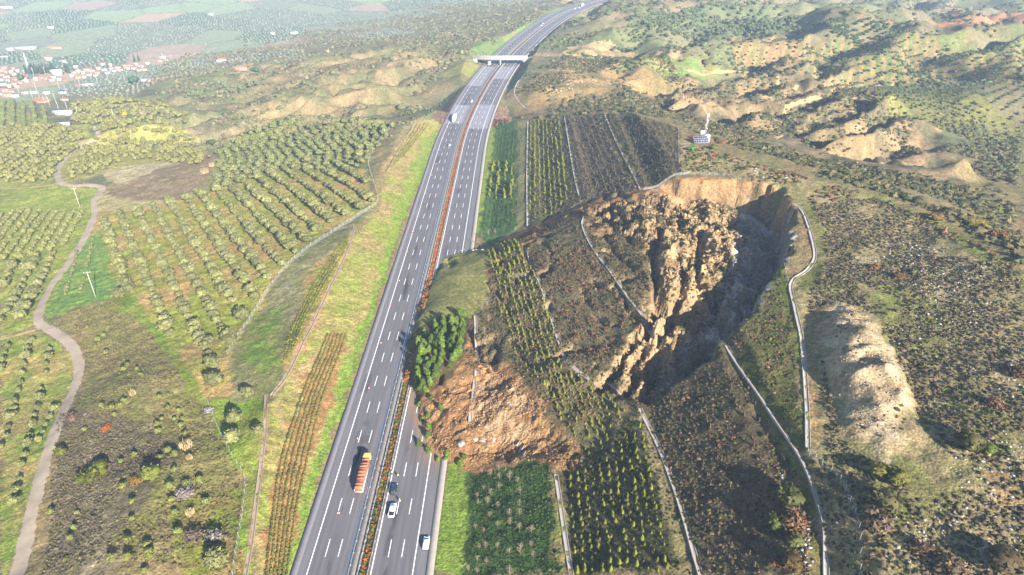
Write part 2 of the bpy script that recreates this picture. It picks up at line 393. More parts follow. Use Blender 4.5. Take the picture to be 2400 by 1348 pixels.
_cracks = -2.6 * sstep(0.78, 0.9, ridged(_x * 1.2 + _y * 0.3, _y * 0.4 - _x * 0.1, 12, 3, 90))
_fis = np.zeros_like(_x)
for q, w_, dp in [([(1545,540),(1530,600),(1540,660),(1548,700),(1525,755),(1500,790)],1.5,6),([(1490,790),(1455,845),(1435,880),(1408,905)],1.4,6),([(1575,760),(1540,830),(1528,890),(1512,935)],2.0,7),
                  ([(1648,825),(1615,872),(1598,905),(1560,940)],1.3,5),([(1482,955),(1455,985),(1436,1010),(1432,1060)],1.2,4),([(1610,620),(1590,690),(1572,745)],1.5,6),([(1400,500),(1450,490),(1520,500),(1560,520)],1.0,3),
                  ([(1510,800),(1490,850),(1478,900),(1462,935)],1.6,6),([(1300,522),(1350,498),(1400,486),(1450,470)],1.1,3),([(1650,540),(1630,600),(1640,660),(1620,710)],1.4,5),([(1420,560),(1460,600),(1500,640)],.9,2.5),([(1545,640),(1580,650),(1620,640)],1.0,4),([(1500,770),(1540,790),(1585,780)],1.1,4)]:
    ww = march(q, _Ht)[:, :2]; dd = polydist(_x + (fbm(_x, _y, 4, 3, 201) - .5) * 4, _y + (fbm(_x, _y, 4, 3, 203) - .5) * 4, ww)
    _fis = np.minimum(_fis, -dp * np.exp(-(dd / w_) ** 2))
S2 = S1 + _fis + _rough + _rock * _wr + _toe * _wt * (1 - _wr) + _gr * _wg * (1 - _wr) + _cracks * (1 - _wt) * (1 - _wb)
_onroad = sstep(1.5, 0, road_off(_x, _y) - R_EDGE)
S2 = np.where(_onroad > 0.5, np.maximum(S2, 0.15), S2)
Z1 = Z0.copy(); Z1[_bx] = Z0[_bx] * (1 - SW) + S2 * SW
# terraced edges and perimeter ditch tracks cut a little into the hill come with the channels
HT = sampler(Z1)
SLW = np.zeros_like(Z1); SLW[_bx] = SW
ROCKW, GRABW, TOEW = np.zeros_like(Z1), np.zeros_like(Z1), np.zeros_like(Z1); ROCKW[_bx] = _wr * SW; GRABW[_bx] = _wg * SW; TOEW[_bx] = _wt * SW
def onland(p): return march(np.asarray(p, float).reshape(-1, 2), HT)
def world_poly(p): return onland(p)[:, :2]
# ================================================================== GROUND COVER (base colours; haze paleness added on the far plain)
_n1 = fbm(MX, MY, 18, 4, 101); _n2 = fbm(MX, MY, 5, 3, 103); _n3 = fbm(MX, MY, 60, 3, 107)
_jit = np.stack([fbm(MX, MY, 7, 3, 111) - 0.5, fbm(MX, MY, 7, 3, 113) - 0.5])
def mixc(a, b, t): return np.asarray(a)[None] * (1 - t[..., None]) + np.asarray(b)[None] * t[..., None]
def contrast(n, k=2.2): return np.clip((n - 0.5) * k + 0.5, 0, 1)
TINT = mixc(alb(150,140,92), alb(172,145,105), contrast(_n1))
# the far plain: a patchwork of groves, green crops and ploughed plots, their colour lifted to stand for haze
_far = sstep(430, 560, MY) * sstep(-30, -42, Z1)
_rx, _ry = MX * 0.96 + MY * 0.28, (MY * 0.96 - MX * 0.28) * 0.62
_pid, _p1, _p2 = cells(_rx, _ry, 82, 5)
_pal = np.array([alb(132,140,118), alb(138,144,120), alb(132,142,116), alb(152,160,128), alb(178,158,136), alb(122,130,108), alb(105,125,98), alb(158,168,130), alb(146,150,126), alb(190,165,135)])
_pc = _pal[(np.clip(_pid, 0, 0.9999) * len(_pal)).astype(int)]
_edge = sstep(5, 1, _p2 - _p1)[..., None]
_pc = _pc * (1 - _edge * 0.5) + alb(85,100,80) * _edge * 0.5
TINT = TINT * (1 - _far[..., None]) + _pc * 1.45 * _far[..., None]  # plots brightened here: haze paleness put into the base colour
# hills in the distance: dry grass, soil, scrub
_hill = sstep(380, 450, MY) * sstep(-42, -28, Z1)
_hc = mixc(alb(138,142,96), alb(160,142,108), contrast(fbm(MX, MY, 45, 4, 131)))
_hc = _hc * (1 - sstep(0.56, 0.64, fbm(MX, MY, 26, 4, 133))[..., None] * 0.6) + alb(105,115,75) * (sstep(0.56, 0.64, fbm(MX, MY, 26, 4, 133)) * 0.6)[..., None]
TINT = TINT * (1 - _hill[..., None]) + _hc * _hill[..., None]

def paint(poly, c1, c2=None, jit=3.0, size=None, opacity=1.0, world_xy=False, rows=None):
    w = np.asarray(poly, float) if world_xy else world_poly(poly)
    x0, y0 = w.min(0) - 6; x1, y1 = w.max(0) + 6
    i0, i1 = np.searchsorted(GX, (x0, x1)); j0, j1 = np.searchsorted(GY, (y0, y1))
    sl = (slice(max(j0 - 1, 0), j1 + 1), slice(max(i0 - 1, 0), i1 + 1))
    x, y = MX[sl], MY[sl]
    m = inside(x + _jit[0][sl] * jit * 2, y + _jit[1][sl] * jit * 2, w) * opacity
    c2 = c1 if c2 is None else c2
    n = _n2[sl] if size is None else fbm(x, y, size, 4, 151)
    c = mixc(c1, c2, contrast(n, 2.6))
    if rows is not None:
        (dx, dy), gap, cr = rows
        t = 0.5 + 0.5 * np.cos((x * dy - y * dx) * 2 * math.pi / gap)
        c = c * (1 - 0.7 * sstep(0.55, 0.9, t)[..., None]) + cr * (0.7 * sstep(0.55, 0.9, t))[..., None]
    TINT[sl] = TINT[sl] * (1 - m[..., None]) + c * m[..., None]
def paint_line(pts, width, c1, c2=None, world_xy=False):
    w = np.asarray(pts, float) if world_xy else world_poly(pts)
    x0, y0 = w.min(0) - width * 2; x1, y1 = w.max(0) + width * 2
    i0, i1 = np.searchsorted(GX, (x0, x1)); j0, j1 = np.searchsorted(GY, (y0, y1))
    sl = (slice(max(j0 - 1, 0), j1 + 1), slice(max(i0 - 1, 0), i1 + 1)); x, y = MX[sl], MY[sl]
    m = sstep(width * 0.62, width * 0.4, polydist(x + _jit[0][sl] * width * .5, y + _jit[1][sl] * width * .5, w))
    c = mixc(c1, c2 if c2 is not None else c1, contrast(_n2[sl], 2.6))
    TINT[sl] = TINT[sl] * (1 - m[..., None]) + c * m[..., None]

GRASS, GRASS2, LUSH = alb(152,170,78), alb(170,172,92), alb(142,168,66)
TAN, STRAW, OLIVE, DUN = alb(205,170,115), alb(196,178,112), alb(140,135,80), alb(120,108,74)
SOIL, SOIL2, ROCK, ROCK2 = alb(202,156,108), alb(162,122,84), alb(214,184,144), alb(186,158,126)
# ---- left side
paint([(0,430),(130,435),(240,440),(230,500),(190,620),(90,760),(0,790)], alb(158,170,78), alb(182,180,96))
paint([(0,230),(120,290),(220,300),(130,390),(125,435),(0,432)], alb(190,182,104), alb(170,172,90))
paint([(130,435),(135,385),(235,305),(420,300),(500,360),(470,395),(330,390),(240,410)], alb(196,182,112), alb(172,168,92))
paint([(250,440),(300,395),(440,375),(540,350),(470,450),(430,465),(300,470)], alb(172,148,114), alb(160,140,100), size=9)
paint([(240,400),(330,385),(440,378),(360,400),(300,430),(255,425)], alb(222,205,160), alb(196,176,124))
paint([(230,440),(300,470),(430,466),(470,480),(360,490),(225,498)], alb(206,186,136), alb(190,178,112))
paint([(225,500),(360,488),(640,400),(850,395),(872,470),(880,482),(760,546),(640,656),(535,835),(540,930),(480,930),(420,840),(300,690),(215,720),(150,720),(210,560)], alb(206,172,112), alb(170,176,80), size=12)
paint([(180,560),(240,545),(262,640),(300,690),(215,712),(110,755),(105,740)], alb(128,162,78), alb(150,172,86))
paint([(520,340),(620,300),(930,285),(868,385),(850,398),(640,402),(480,455)], alb(150,158,84), alb(172,160,100), size=10)
paint([(0,790),(90,770),(170,830),(180,900),(110,1050),(20,1340),(0,1348)], alb(150,165,76), alb(196,172,108), size=9)
paint([(150,730),(280,690),(330,745),(420,872),(490,960),(560,1110),(572,1348),(90,1348),(150,1010),(205,880),(185,800)], alb(168,150,100), alb(150,146,82), size=6)
paint([(160,960),(330,985),(420,1050),(330,1200),(200,1330),(95,1348),(140,1080)], alb(140,126,98), alb(134,122,84), size=5)
paint([(190,1060),(225,1080),(230,1190),(290,1300),(240,1348),(170,1340),(200,1200)], alb(200,182,148), alb(150,132,100), size=3, opacity=.6)
paint([(225,712),(300,690),(400,800),(470,900),(480,935),(540,930),(622,932),(612,1100),(578,1348),(548,1348),(576,1122),(500,1000),(420,872),(330,745)], alb(140,166,64), alb(158,160,78), size=7)
paint([(400,1180),(560,1130),(570,1348),(420,1348)], alb(140,150,64), alb(160,140,84), size=6)
paint([(535,838),(640,664),(762,548),(886,490),(832,545),(700,822),(628,932),(540,940)], alb(160,150,108), alb(146,146,88), size=6)
paint([(600,740),(660,720),(655,860),(590,880),(560,830)], alb(130,158,66), alb(156,152,88))
paint([(625,700),(700,630),(685,690),(640,712)], alb(168,160,120), alb(150,148,96))
paint([(890,300),(975,283),(905,400),(885,470),(872,380)], alb(150,142,100), alb(170,150,104))
# motorway verge on the left: mown grass with bare patches, hedge terraces
paint([(690,1348),(760,1050),(858,770),(960,470),(1046,300),(1042,276),(985,284),(905,400),(885,500),(832,560),(705,830),(640,930),(600,1348)], alb(164,170,84), alb(190,166,110), size=12)
paint([(690,1348),(745,1120),(850,790),(958,480),(1046,300),(1036,280),(1000,310),(940,440),(905,520),(930,530),(880,660),(815,830),(740,1080),(660,1348)], GRASS, GRASS2, size=9)
paint([(698,1348),(760,1100),(862,760),(962,470),(1048,300),(1040,300),(945,480),(840,770),(738,1100),(680,1348)], LUSH, GRASS, size=6)
paint([(625,1348),(650,1100),(705,905),(778,778),(815,785),(790,900),(735,1060),(665,1348)], alb(196,150,96), alb(178,140,92), size=5)
paint([(655,850),(720,640),(830,550),(815,600),(715,820),(668,900)], alb(200,160,112), alb(164,156,80), size=5)
paint([(668,1000),(640,960),(720,830),(765,790),(770,785),(700,905),(655,1090)], alb(206,172,124), alb(172,160,96), size=5)
paint([(890,400),(940,330),(985,285),(1010,283),(960,330),(905,410)], alb(200,170,120), alb(176,150,98), size=6)
paint([(965,330),(1005,282),(1044,280),(1030,300),(985,330)], alb(196,172,110), alb(168,172,84), size=4)
# ---- right side: the cutting below the hill
paint([(1010,1348),(1045,1090),(1090,1090),(1108,1100),(1090,1348)], LUSH, GRASS, size=5)
paint([(1085,1348),(1100,1090),(1280,1070),(1300,1110),(1338,1348)], alb(70,96,42), alb(98,120,58), size=5)
paint([(1288,1090),(1304,1110),(1342,1348),(1300,1348)], alb(150,150,82), alb(164,146,100), size=4)
paint([(1310,1110),(1390,1060),(1500,960),(1640,1340),(1342,1348)], alb(78,82,42), alb(104,96,62), size=5)
paint([(1470,955),(1500,950),(1640,1340),(1590,1348)], alb(150,138,92), alb(168,150,108), size=4)
paint([(1420,930),(1530,935),(1700,805),(1780,920),(1885,1090),(1945,1348),(1645,1345),(1510,965)], alb(98,92,66), alb(122,104,78), size=6)
paint([(1690,810),(1705,805),(1790,925),(1885,1090),(1935,1200),(1945,1348),(1900,1348),(1860,1110),(1760,930)], alb(128,126,66), alb(144,124,84), size=4)
paint([(1700,812),(1760,740),(1830,640),(1870,800),(1885,1060),(1870,1075),(1780,915)], alb(112,104,70), alb(110,114,56), size=7)
paint([(1832,625),(1850,660),(1872,800),(1865,900),(1850,800),(1815,690)], alb(120,134,56), alb(130,126,72), size=4)
paint([(1096,560),(1150,292),(1182,288),(1128,548)], alb(150,172,70), alb(168,172,84), size=5)
paint([(1122,548),(1165,290),(1224,284),(1226,530),(1140,574)], alb(86,122,70), alb(104,130,70), size=5)
paint([(1205,540),(1214,285),(1240,281),(1238,535)], alb(170,156,104), alb(150,148,92), size=4)
paint([(1236,535),(1239,280),(1325,272),(1360,470),(1300,508)], alb(100,98,56), alb(112,104,70), size=5)
paint([(1330,300),(1310,272),(1326,270),(1364,455),(1345,460)], alb(168,156,88), alb(150,142,88), size=4)
paint([(1324,271),(1417,263),(1505,440),(1380,472),(1362,465)], alb(112,100,82), alb(132,116,92), size=6)
paint([(1400,264),(1417,262),(1510,445),(1490,446)], alb(160,150,96), alb(178,156,112), size=4)
paint([(1417,263),(1500,270),(1592,300),(1606,405),(1508,445)], alb(104,98,78), alb(122,110,80), size=6)
# ---- the slide
paint([tuple(p) for p in SLIDE], alb(118,110,76), alb(136,120,86), world_xy=True, size=5)
paint([(1090,592),(1140,578),(1150,680),(1112,750),(1090,745),(1000,790),(955,770),(975,735),(1004,665),(1042,605)], alb(176,166,100), alb(150,148,84), size=6)
paint([(985,765),(1095,735),(1110,830),(1040,920),(968,955),(950,900),(945,850)], alb(110,100,62), alb(140,110,72), size=5)
paint([(968,955),(1040,905),(1085,840),(1108,760),(1128,850),(1200,860),(1260,930),(1320,1010),(1395,1060),(1400,1112),(1330,1098),(1270,1080),(1170,1088),(1095,1106),(1048,1096),(1008,1068),(980,1000)], SOIL, SOIL2, size=6)
paint([(1120,900),(1190,890),(1260,950),(1250,1000),(1180,1040),(1120,1060),(1110,980)], alb(204,172,132), SOIL2, size=3)
paint([(1260,960),(1330,1010),(1395,1060),(1400,1110),(1340,1098),(1300,1050)], alb(176,150,98), SOIL2, size=4)
paint([(1140,578),(1230,540),(1300,505),(1240,580),(1180,640),(1150,650)], alb(140,130,82), SOIL2, size=5)
paint([(1180,560),(1300,505),(1400,470),(1500,446),(1505,458),(1400,492),(1310,530),(1240,560)], alb(196,136,84), alb(150,116,76), size=4)
paint([(1350,500),(1480,465),(1600,470),(1700,480),(1735,520),(1720,600),(1690,700),(1640,790),(1540,930),(1440,930),(1420,880),(1470,790),(1530,700),(1550,600),(1450,560),(1380,540)], alb(172,140,100), alb(92,84,58), size=3.5)
paint([(1560,560),(1640,470),(1700,480),(1730,530),(1660,640),(1650,740),(1560,800),(1470,880),(1440,850),(1500,760),(1560,690)], alb(226,188,138), alb(112,98,66), size=3)
paint([(1740,470),(1850,475),(1858,590),(1800,680),(1705,800),(1600,890),(1520,945),(1560,870),(1650,770),(1690,660),(1720,600)], alb(214,206,196), alb(150,142,124), size=5)
paint([(1495,446),(1560,428),(1640,415),(1720,415),(1800,428),(1848,462),(1862,530),(1845,540),(1800,480),(1720,476),(1640,474),(1560,468),(1500,462)], alb(220,176,126), alb(196,150,106), size=5)
# torn steep faces show bare earth, flatter tops keep their weeds
_gy, _gx = np.gradient(Z1, GY, GX); _slope = np.hypot(_gx, _gy)
_ex = sstep(.75, 1.3, _slope + (_n2 - .5) * .5) * SLW * (1 - TOEW) * sstep(26, 30, road_off(MX, MY))
TINT[:] = TINT * (1 - .8 * _ex[..., None]) + mixc(alb(208,176,134), alb(142,120,88), contrast(_n2)) * (.8 * _ex[..., None])
# ---- the hilltop
HILL = [(1640,345),(1750,375),(1900,415),(2050,455),(2200,515),(2330,585),(2400,640),(2640,760),(2640,1450),(1965,1450),(1950,1348),(1900,1120),(1890,1050),(1872,800),(1858,660),(1910,600),(1900,540),(1860,470),(1800,430),(1640,412),(1600,400),(1592,320)]
paint(HILL, alb(190,168,124), alb(162,152,100), size=6)
for q in ([(2050,660),(2200,700),(2260,780),(2180,860),(2080,800),(2020,720)], [(1990,440),(2150,520),(2350,640),(2400,690),(2400,640),(2330,585),(2200,515),(2050,455)],
          [(1880,620),(2000,640),(2010,690),(1900,690)], [(2050,1060),(2150,1080),(2230,1200),(2100,1260),(2020,1150)], [(2210,900),(2330,950),(2380,1080),(2260,1040)]):
    paint(q, alb(146,158,76), alb(140,132,84), size=6, opacity=.75)
for q in ([(1890,700),(1950,690),(1945,780),(1915,830),(1925,1040),(1900,1050),(1890,860)], [(2310,1060),(2400,1130),(2400,1230),(2300,1150)], [(2200,470),(2330,520),(2390,590),(2300,560)]):
    paint(q, alb(196,160,116), alb(160,138,96), size=4, opacity=.8)
paint([(1905,480),(1940,560),(1925,640),(1880,690),(1860,660),(1912,600),(1900,530),(1870,480)], alb(150,140,90), alb(138,138,74), size=6)
_q = ((MX - MOUND[0]) * MC + (MY - MOUND[1]) * MS) / 37.0; _r = (-(MX - MOUND[0]) * MS + (MY - MOUND[1]) * MC) / 10.5
_m = sstep(1.02, 0.78, np.sqrt(_q * _q + _r * _r) + (fbm(MX, MY, 9, 3, 77) - 0.5) * 0.5 + (fbm(MX, MY, 3, 3, 79) - 0.5) * 0.5)[..., None]
TINT[:] = TINT * (1 - _m) + mixc(alb(222,198,160), alb(186,160,122), contrast(fbm(MX, MY, 6, 4, 81))) * _m
# ---- gullied land, farther slopes
for q in BAD: paint(q, alb(190,158,116), alb(120,114,84), size=11, jit=6)
paint([(1200,240),(1300,160),(1560,130),(1600,190),(1560,265),(1400,262),(1240,280)], alb(206,170,116), alb(144,130,88), size=14, jit=5)
paint([(1330,110),(1430,95),(1600,120),(1590,160),(1420,165),(1300,150)], alb(222,192,140), alb(160,140,100), size=9, jit=5)
paint([(1480,140),(1640,140),(1700,165),(1560,190),(1450,170)], alb(140,165,90), alb(176,160,104), size=12, jit=5)
for q in BADL: paint(q, alb(176,152,112), alb(130,128,88), size=18, jit=6)
paint([(1050,300),(1100,250),(1130,205),(1100,190),(1045,240),(1010,270)], alb(150,120,100), alb(120,112,80), size=8)
paint([(1130,180),(1060,178),(1000,185),(1080,150),(1140,150)], alb(160,168,90), alb(176,160,104), size=8)
paint([(1150,100),(1210,70),(1240,35),(1330,15),(1300,35),(1240,75),(1190,105)], alb(158,182,100), alb(170,170,110), size=12, jit=4)
paint([(1100,130),(1110,95),(1180,90),(1190,110),(1150,130)], alb(130,160,92), alb(150,160,100), size=12)
_olx, _oly = onland([(2050,235), (2120,225)])[:, :2].T
_rd = (0.35, 0.94)
paint([(1700,100),(1780,70),(1900,90),(1880,150),(1800,170),(1720,165)], alb(176,142,104), alb(150,140,92), size=14, rows=((0.5, 0.86), 7.5, alb(206,164,120)))
paint([(1880,100),(2050,100),(2400,130),(2400,215),(2200,200),(2000,200),(1900,170)], alb(134,142,84), alb(150,140,92), size=20, rows=(_rd, 9, alb(196,158,116)))
paint([(2040,215),(2200,205),(2330,250),(2400,300),(2400,420),(2290,330),(2200,300),(2080,262)], alb(150,146,84), alb(138,140,84), size=14, rows=((0.9, -0.4), 8, alb(170,156,100)))
paint([(2150,60),(2240,75),(2400,90),(2400,130),(2200,105),(2090,90)], alb(140,146,90), alb(128,124,88), size=14)
paint([(2000,45),(2400,25),(2400,75),(2230,62),(2100,55)], alb(214,160,112), alb(188,142,106), size=20)
paint([(1500,10),(1850,28),(1880,55),(1820,80),(1600,75),(1480,50)], alb(120,132,92), alb(138,138,96), size=16)

GROUND_MAT, _n, _l, _b = mat_new("ground")
_at = _n.new("ShaderNodeAttribute"); _at.attribute_name = "tint"
_tc = _n.new("ShaderNodeTexCoord"); _cur = _at.outputs["Color"]
for s, amt in ((7.0, 0.2), (1.7, 0.42), (0.55, 0.5)):
    no = _n.new("ShaderNodeTexNoise"); no.inputs["Scale"].default_value = 1 / s; no.inputs["Detail"].default_value = 5; no.inputs["Roughness"].default_value = .65
    _l.new(_tc.outputs["Object"], no.inputs["Vector"])
    mr = _n.new("ShaderNodeMapRange"); mr.inputs[1].default_value = .3; mr.inputs[2].default_value = .7; mr.inputs[3].default_value = 1 - amt; mr.inputs[4].default_value = 1 + amt
    _l.new(no.outputs["Fac"], mr.inputs[0]); mx = _n.new("ShaderNodeMix"); mx.data_type = 'RGBA'; mx.blend_type = 'MULTIPLY'; mx.inputs[0].default_value = 1
    _l.new(_cur, mx.inputs[6]); _l.new(mr.outputs[0], mx.inputs[7]); _cur = mx.outputs[2]
_l.new(_cur, _b.inputs["Base Color"]); _b.inputs["Roughness"].default_value = 0.95; _b.inputs["Specular IOR Level"].default_value = 0.1
no = _n.new("ShaderNodeTexNoise"); no.inputs["Scale"].default_value = 1.1; no.inputs["Detail"].default_value = 6; _l.new(_tc.outputs["Object"], no.inputs["Vector"])
bp = _n.new("ShaderNodeBump"); bp.inputs["Strength"].default_value = .8; bp.inputs["Distance"].default_value = .5
_l.new(no.outputs["Fac"], bp.inputs["Height"]); _l.new(bp.outputs[0], _b.inputs["Normal"])

def build_ground():
    nj, ni = MX.shape
    v = np.stack([MX, MY, Z1], -1).reshape(-1, 3)
    k = np.arange(nj * ni).reshape(nj, ni)
    f = np.stack([k[:-1, :-1], k[:-1, 1:], k[1:, 1:], k[1:, :-1]], -1).reshape(-1, 4)
    o = tag(mesh_from("ground", v, f, GROUND_MAT, TINT.reshape(-1, 3), smooth=True), kind="structure")
    crisp = np.maximum(ROCKW, np.maximum(GRABW, TOEW))[:-1, :-1].ravel() > .25      # broken rock and clods keep hard edges
    if len(o.data.polygons) == len(crisp): o.data.polygons.foreach_set("use_smooth", ~crisp)
    return o
# ================================================================== THE MOTORWAY
def road_pt(y, off, z):
    """points at an offset from the median line"""
    x = np.interp(y, CLY, CLX); s = np.interp(y, CLY, CLS); n = np.sqrt(1 + s * s)
    return np.stack([x + off / n, y - off * s / n, np.full_like(x, z)], -1)
RY = np.concatenate([np.arange(-60, 300, 3.0), np.arange(300, 1320, 5.0)])
def ribbon(o0, o1, z, ys=RY, nsub=1):
    cols = [road_pt(ys, o0 + (o1 - o0) * i / nsub, z) for i in range(nsub + 1)]
    v = np.stack(cols, 1).reshape(-1, 3); w = nsub + 1
    i = np.arange(len(ys) - 1)[:, None] * w + np.arange(nsub)[None]
    f = np.stack([i, i + 1, i + w + 1, i + w], -1).reshape(-1, 4)
    return v, f
def merge(parts):
    vs, fs, n = [], [], 0
    for v, f in parts: vs.append(v); fs.append(f + n); n += len(v)
    return np.vstack(vs), np.vstack(fs)

def asphalt():
    m, n, l, b = mat_new("asphalt")
    at = n.new("ShaderNodeAttribute"); at.attribute_name = "tint"; tc = n.new("ShaderNodeTexCoord")
    mp = n.new("ShaderNodeMapping"); mp.inputs["Scale"].default_value = (0.9, 0.06, 1); l.new(tc.outputs["Object"], mp.inputs[0])
    n1 = n.new("ShaderNodeTexNoise"); n1.inputs["Scale"].default_value = 1.0; n1.inputs["Detail"].default_value = 4; l.new(mp.outputs[0], n1.inputs["Vector"])
    n2 = n.new("ShaderNodeTexNoise"); n2.inputs["Scale"].default_value = 3.0; n2.inputs["Detail"].default_value = 6; l.new(tc.outputs["Object"], n2.inputs["Vector"])
    cur = at.outputs["Color"]
    for no, amt in ((n1, .12), (n2, .10)):
        mr = n.new("ShaderNodeMapRange"); mr.inputs[1].default_value = .3; mr.inputs[2].default_value = .7; mr.inputs[3].default_value = 1 - amt; mr.inputs[4].default_value = 1 + amt
        l.new(no.outputs["Fac"], mr.inputs[0]); mx = n.new("ShaderNodeMix"); mx.data_type = 'RGBA'; mx.blend_type = 'MULTIPLY'; mx.inputs[0].default_value = 1
        l.new(cur, mx.inputs[6]); l.new(mr.outputs[0], mx.inputs[7]); cur = mx.outputs[2]
    l.new(cur, b.inputs["Base Color"]); b.inputs["Roughness"].default_value = .85; b.inputs["Specular IOR Level"].default_value = .25
    return m
def carriageway(name, o0, o1, stain_at, pale):
    ys = np.concatenate([np.arange(-60, 300, 1.2), np.arange(300, 1320, 3.0)]); ns = 30
    v, f = ribbon(o0, o1, 0.0, ys, ns)
    off = np.tile(np.linspace(o0, o1, ns + 1), len(ys)); yy = np.repeat(ys, ns + 1)
    c = np.tile(alb(138,133,134), (len(v), 1))
    lane = fbm(off * 2.5, yy * 0.05, 3, 3, 71)
    c *= (0.93 + 0.14 * lane)[:, None]
    for ln in ((-12.2, -8.7, -5.2) if o0 < 0 else (5.0, 8.75, 12.4)):        # tyre-darkened wheel tracks
        for tr in (-.85, .85): c *= (1 - .13 * np.exp(-((off - ln - tr) / .38) ** 2) * (.5 + fbm(off, yy, 40, 2, 91)))[:, None]
    sh = (np.minimum(off - o0, o1 - off) < 2.4)                             # hard shoulders are a little paler
    c = np.where(sh[:, None], c * 1.12, c)
    if stain_at is not None:                                                # oil and patching in one lane
        s = np.exp(-((off - stain_at) / 0.95) ** 2) * sstep(.50, .60, fbm(off * 3, yy * .35, 4, 4, 75)) * sstep(.40, .55, fbm(off * .3, yy, 22, 2, 79))
        c *= (1 - 0.7 * s)[:, None]
    for k in range(26):                                                      # tar patches and cross joints
        py_, po, pl, pw = rng.uniform(80, 700), rng.uniform(o0 + 2, o1 - 2), rng.uniform(.5, 9), rng.uniform(.5, 1.8)
        m = (np.abs(yy - py_) < pl) & (np.abs(off - po) < pw); c[m] *= rng.uniform(.72, .9)
    if o0 > 0:                                                              # earth washed out round the slide's toe
        dd = polydist(np.interp(yy, CLY, CLX) + off, yy, SLIDE[24:38]); k = np.exp(-dd / 2.2) * (.4 + .8 * fbm(off, yy, 1.5, 3, 5)); k = np.clip(k, 0, .85)[:, None]
        c = c * (1 - k) + alb(190,150,108) * k
    for a, b in pale:                                                       # pale concrete lengths on the approaches
        m = ((yy > a) & (yy < b))[:, None]; c = np.where(m, alb(176,172,176) * (0.95 + 0.1 * lane[:, None]), c)
    return tag(mesh_from(name, v, f, MAT_ASPHALT, c), kind="structure")
def band(name, o0, o1, ztop, zbot, mat, ys=RY, kind="structure"):
    """a long flat-topped strip with real sides"""
    a, b = road_pt(ys, o0, ztop), road_pt(ys, o1, ztop); c, d = road_pt(ys, o1, zbot), road_pt(ys, o0, zbot)
    n = len(ys); v = np.vstack([a, b, c, d]); i = np.arange(n - 1)
    f = np.vstack([np.stack([i + p * n, i + q * n, i + q * n + 1, i + p * n + 1], -1) for p, q in ((0, 1), (1, 2), (3, 0))])
    return tag(mesh_from(name, v, f, mat), kind=kind)

MAT_ASPHALT = asphalt()
MAT_PAINT = mat_plain("road_paint", (.78, .77, .74), .7, .3, var=.1, size=2)
MAT_CONC = mat_plain("concrete", alb(206,194,180), .9, .2, var=.18, size=.5)
MAT_CONC_GREY = mat_plain("grey_concrete", alb(156,150,154), .9, .2, var=.15, size=.5)
MAT_STEEL = mat_plain("galvanised_steel", (.42, .44, .47), .45, .5, metal=.6, var=.1)
def py2y(py): return float(atz(1200, py, 0)[1])
PALE_L = [(py2y(291), py2y(246)), (py2y(203), py2y(158))]; PALE_R = [(py2y(302), py2y(244)), (py2y(185), py2y(156))]
build_ground()
carriageway("road", -16.6, -3.0, -9.0, PALE_L)
carriageway("road", 2.5, 17.7, 5.3 + 1.2, PALE_R)
band("gutter", -18.7, -16.6, 0.02, -.6, MAT_CONC_GREY)
band("gutter", 17.7, 19.9, 0.05, -.6, MAT_CONC)
band("median_gravel", -2.9, -0.2, 0.10, -.6, mat_plain("median_gravel", alb(190,180,168), .95, .1, var=.5, size=1.1))
band("median_soil", -0.2, 2.4, 0.06, -.6, mat_plain("median_soil", alb(140,122,84), .95, .1, var=.35, size=1.0))
# painted lines, one sheet a few millimetres above the asphalt
def markings():
    P = []
    ZP = 0.008
    for o in (-14.0, -3.55, 3.1, 14.3): P.append(ribbon(o - .11, o + .11, ZP))
    for o in (-10.45, -6.9, 6.9, 10.6):
        for y0 in np.arange(-40, 1300, 15.0):
            y0 += (o * 0.0)
            P.append(ribbon(o - .09, o + .09, ZP, np.array([y0, y0 + 3.0, y0 + 6.0])))
    v, f = merge(P)
    tag(mesh_from("road_marking", v, f, MAT_PAINT), kind="structure")
markings()
# dirt tracks draped on the land
def track(name, pts, width, mat, lift=.10, step=1.6, world_xy=False, kind="structure"):
    w = np.asarray(pts, float) if world_xy else world_poly(pts)
    w = smooth_path(w, step); t = np.gradient(w, axis=0); t /= np.linalg.norm(t, axis=1)[:, None] + 1e-9
    nrm = np.stack([t[:, 1], -t[:, 0]], 1); k = 5; cols = []
    wob = 1 + (fbm(w[:, 0], w[:, 1], 9, 2, 4) - .5) * .5
    for i in range(k):
        q = w + nrm * ((i / (k - 1) - .5) * width * wob)[:, None]
        cols.append(np.c_[q, HT(q[:, 0], q[:, 1]) + (lift if 0 < i < k - 1 else -.08)])
    v = np.stack(cols, 1).reshape(-1, 3); i = np.arange(len(w) - 1)[:, None] * k + np.arange(k - 1)[None]
    f = np.stack([i, i + 1, i + k + 1, i + k], -1).reshape(-1, 4)
    return tag(mesh_from(name, v, f, mat, smooth=True), kind=kind)
def smooth_path(w, step):
    w = np.asarray(w, float); p = np.vstack([2 * w[0] - w[1], w, 2 * w[-1] - w[-2]]); out = []
    for i in range(1, len(p) - 2):
        n = max(2, int(np.linalg.norm(p[i + 1] - p[i]) / step)); t = np.linspace(0, 1, n, endpoint=False)[:, None]
        a, b, c, d = p[i - 1], p[i], p[i + 1], p[i + 2]
        out.append(.5 * (2 * b + (c - a) * t + (2 * a - 5 * b + 4 * c - d) * t ** 2 + (3 * b - a - 3 * c + d) * t ** 3))
    return np.vstack(out + [w[-1:]])
MAT_TRACK = mat_plain("beaten_earth", alb(208,188,162), .95, .1, var=.22, size=.7)
MAT_TRACK2 = mat_plain("pale_earth", alb(206,176,128), .95, .1, var=.2, size=.6)
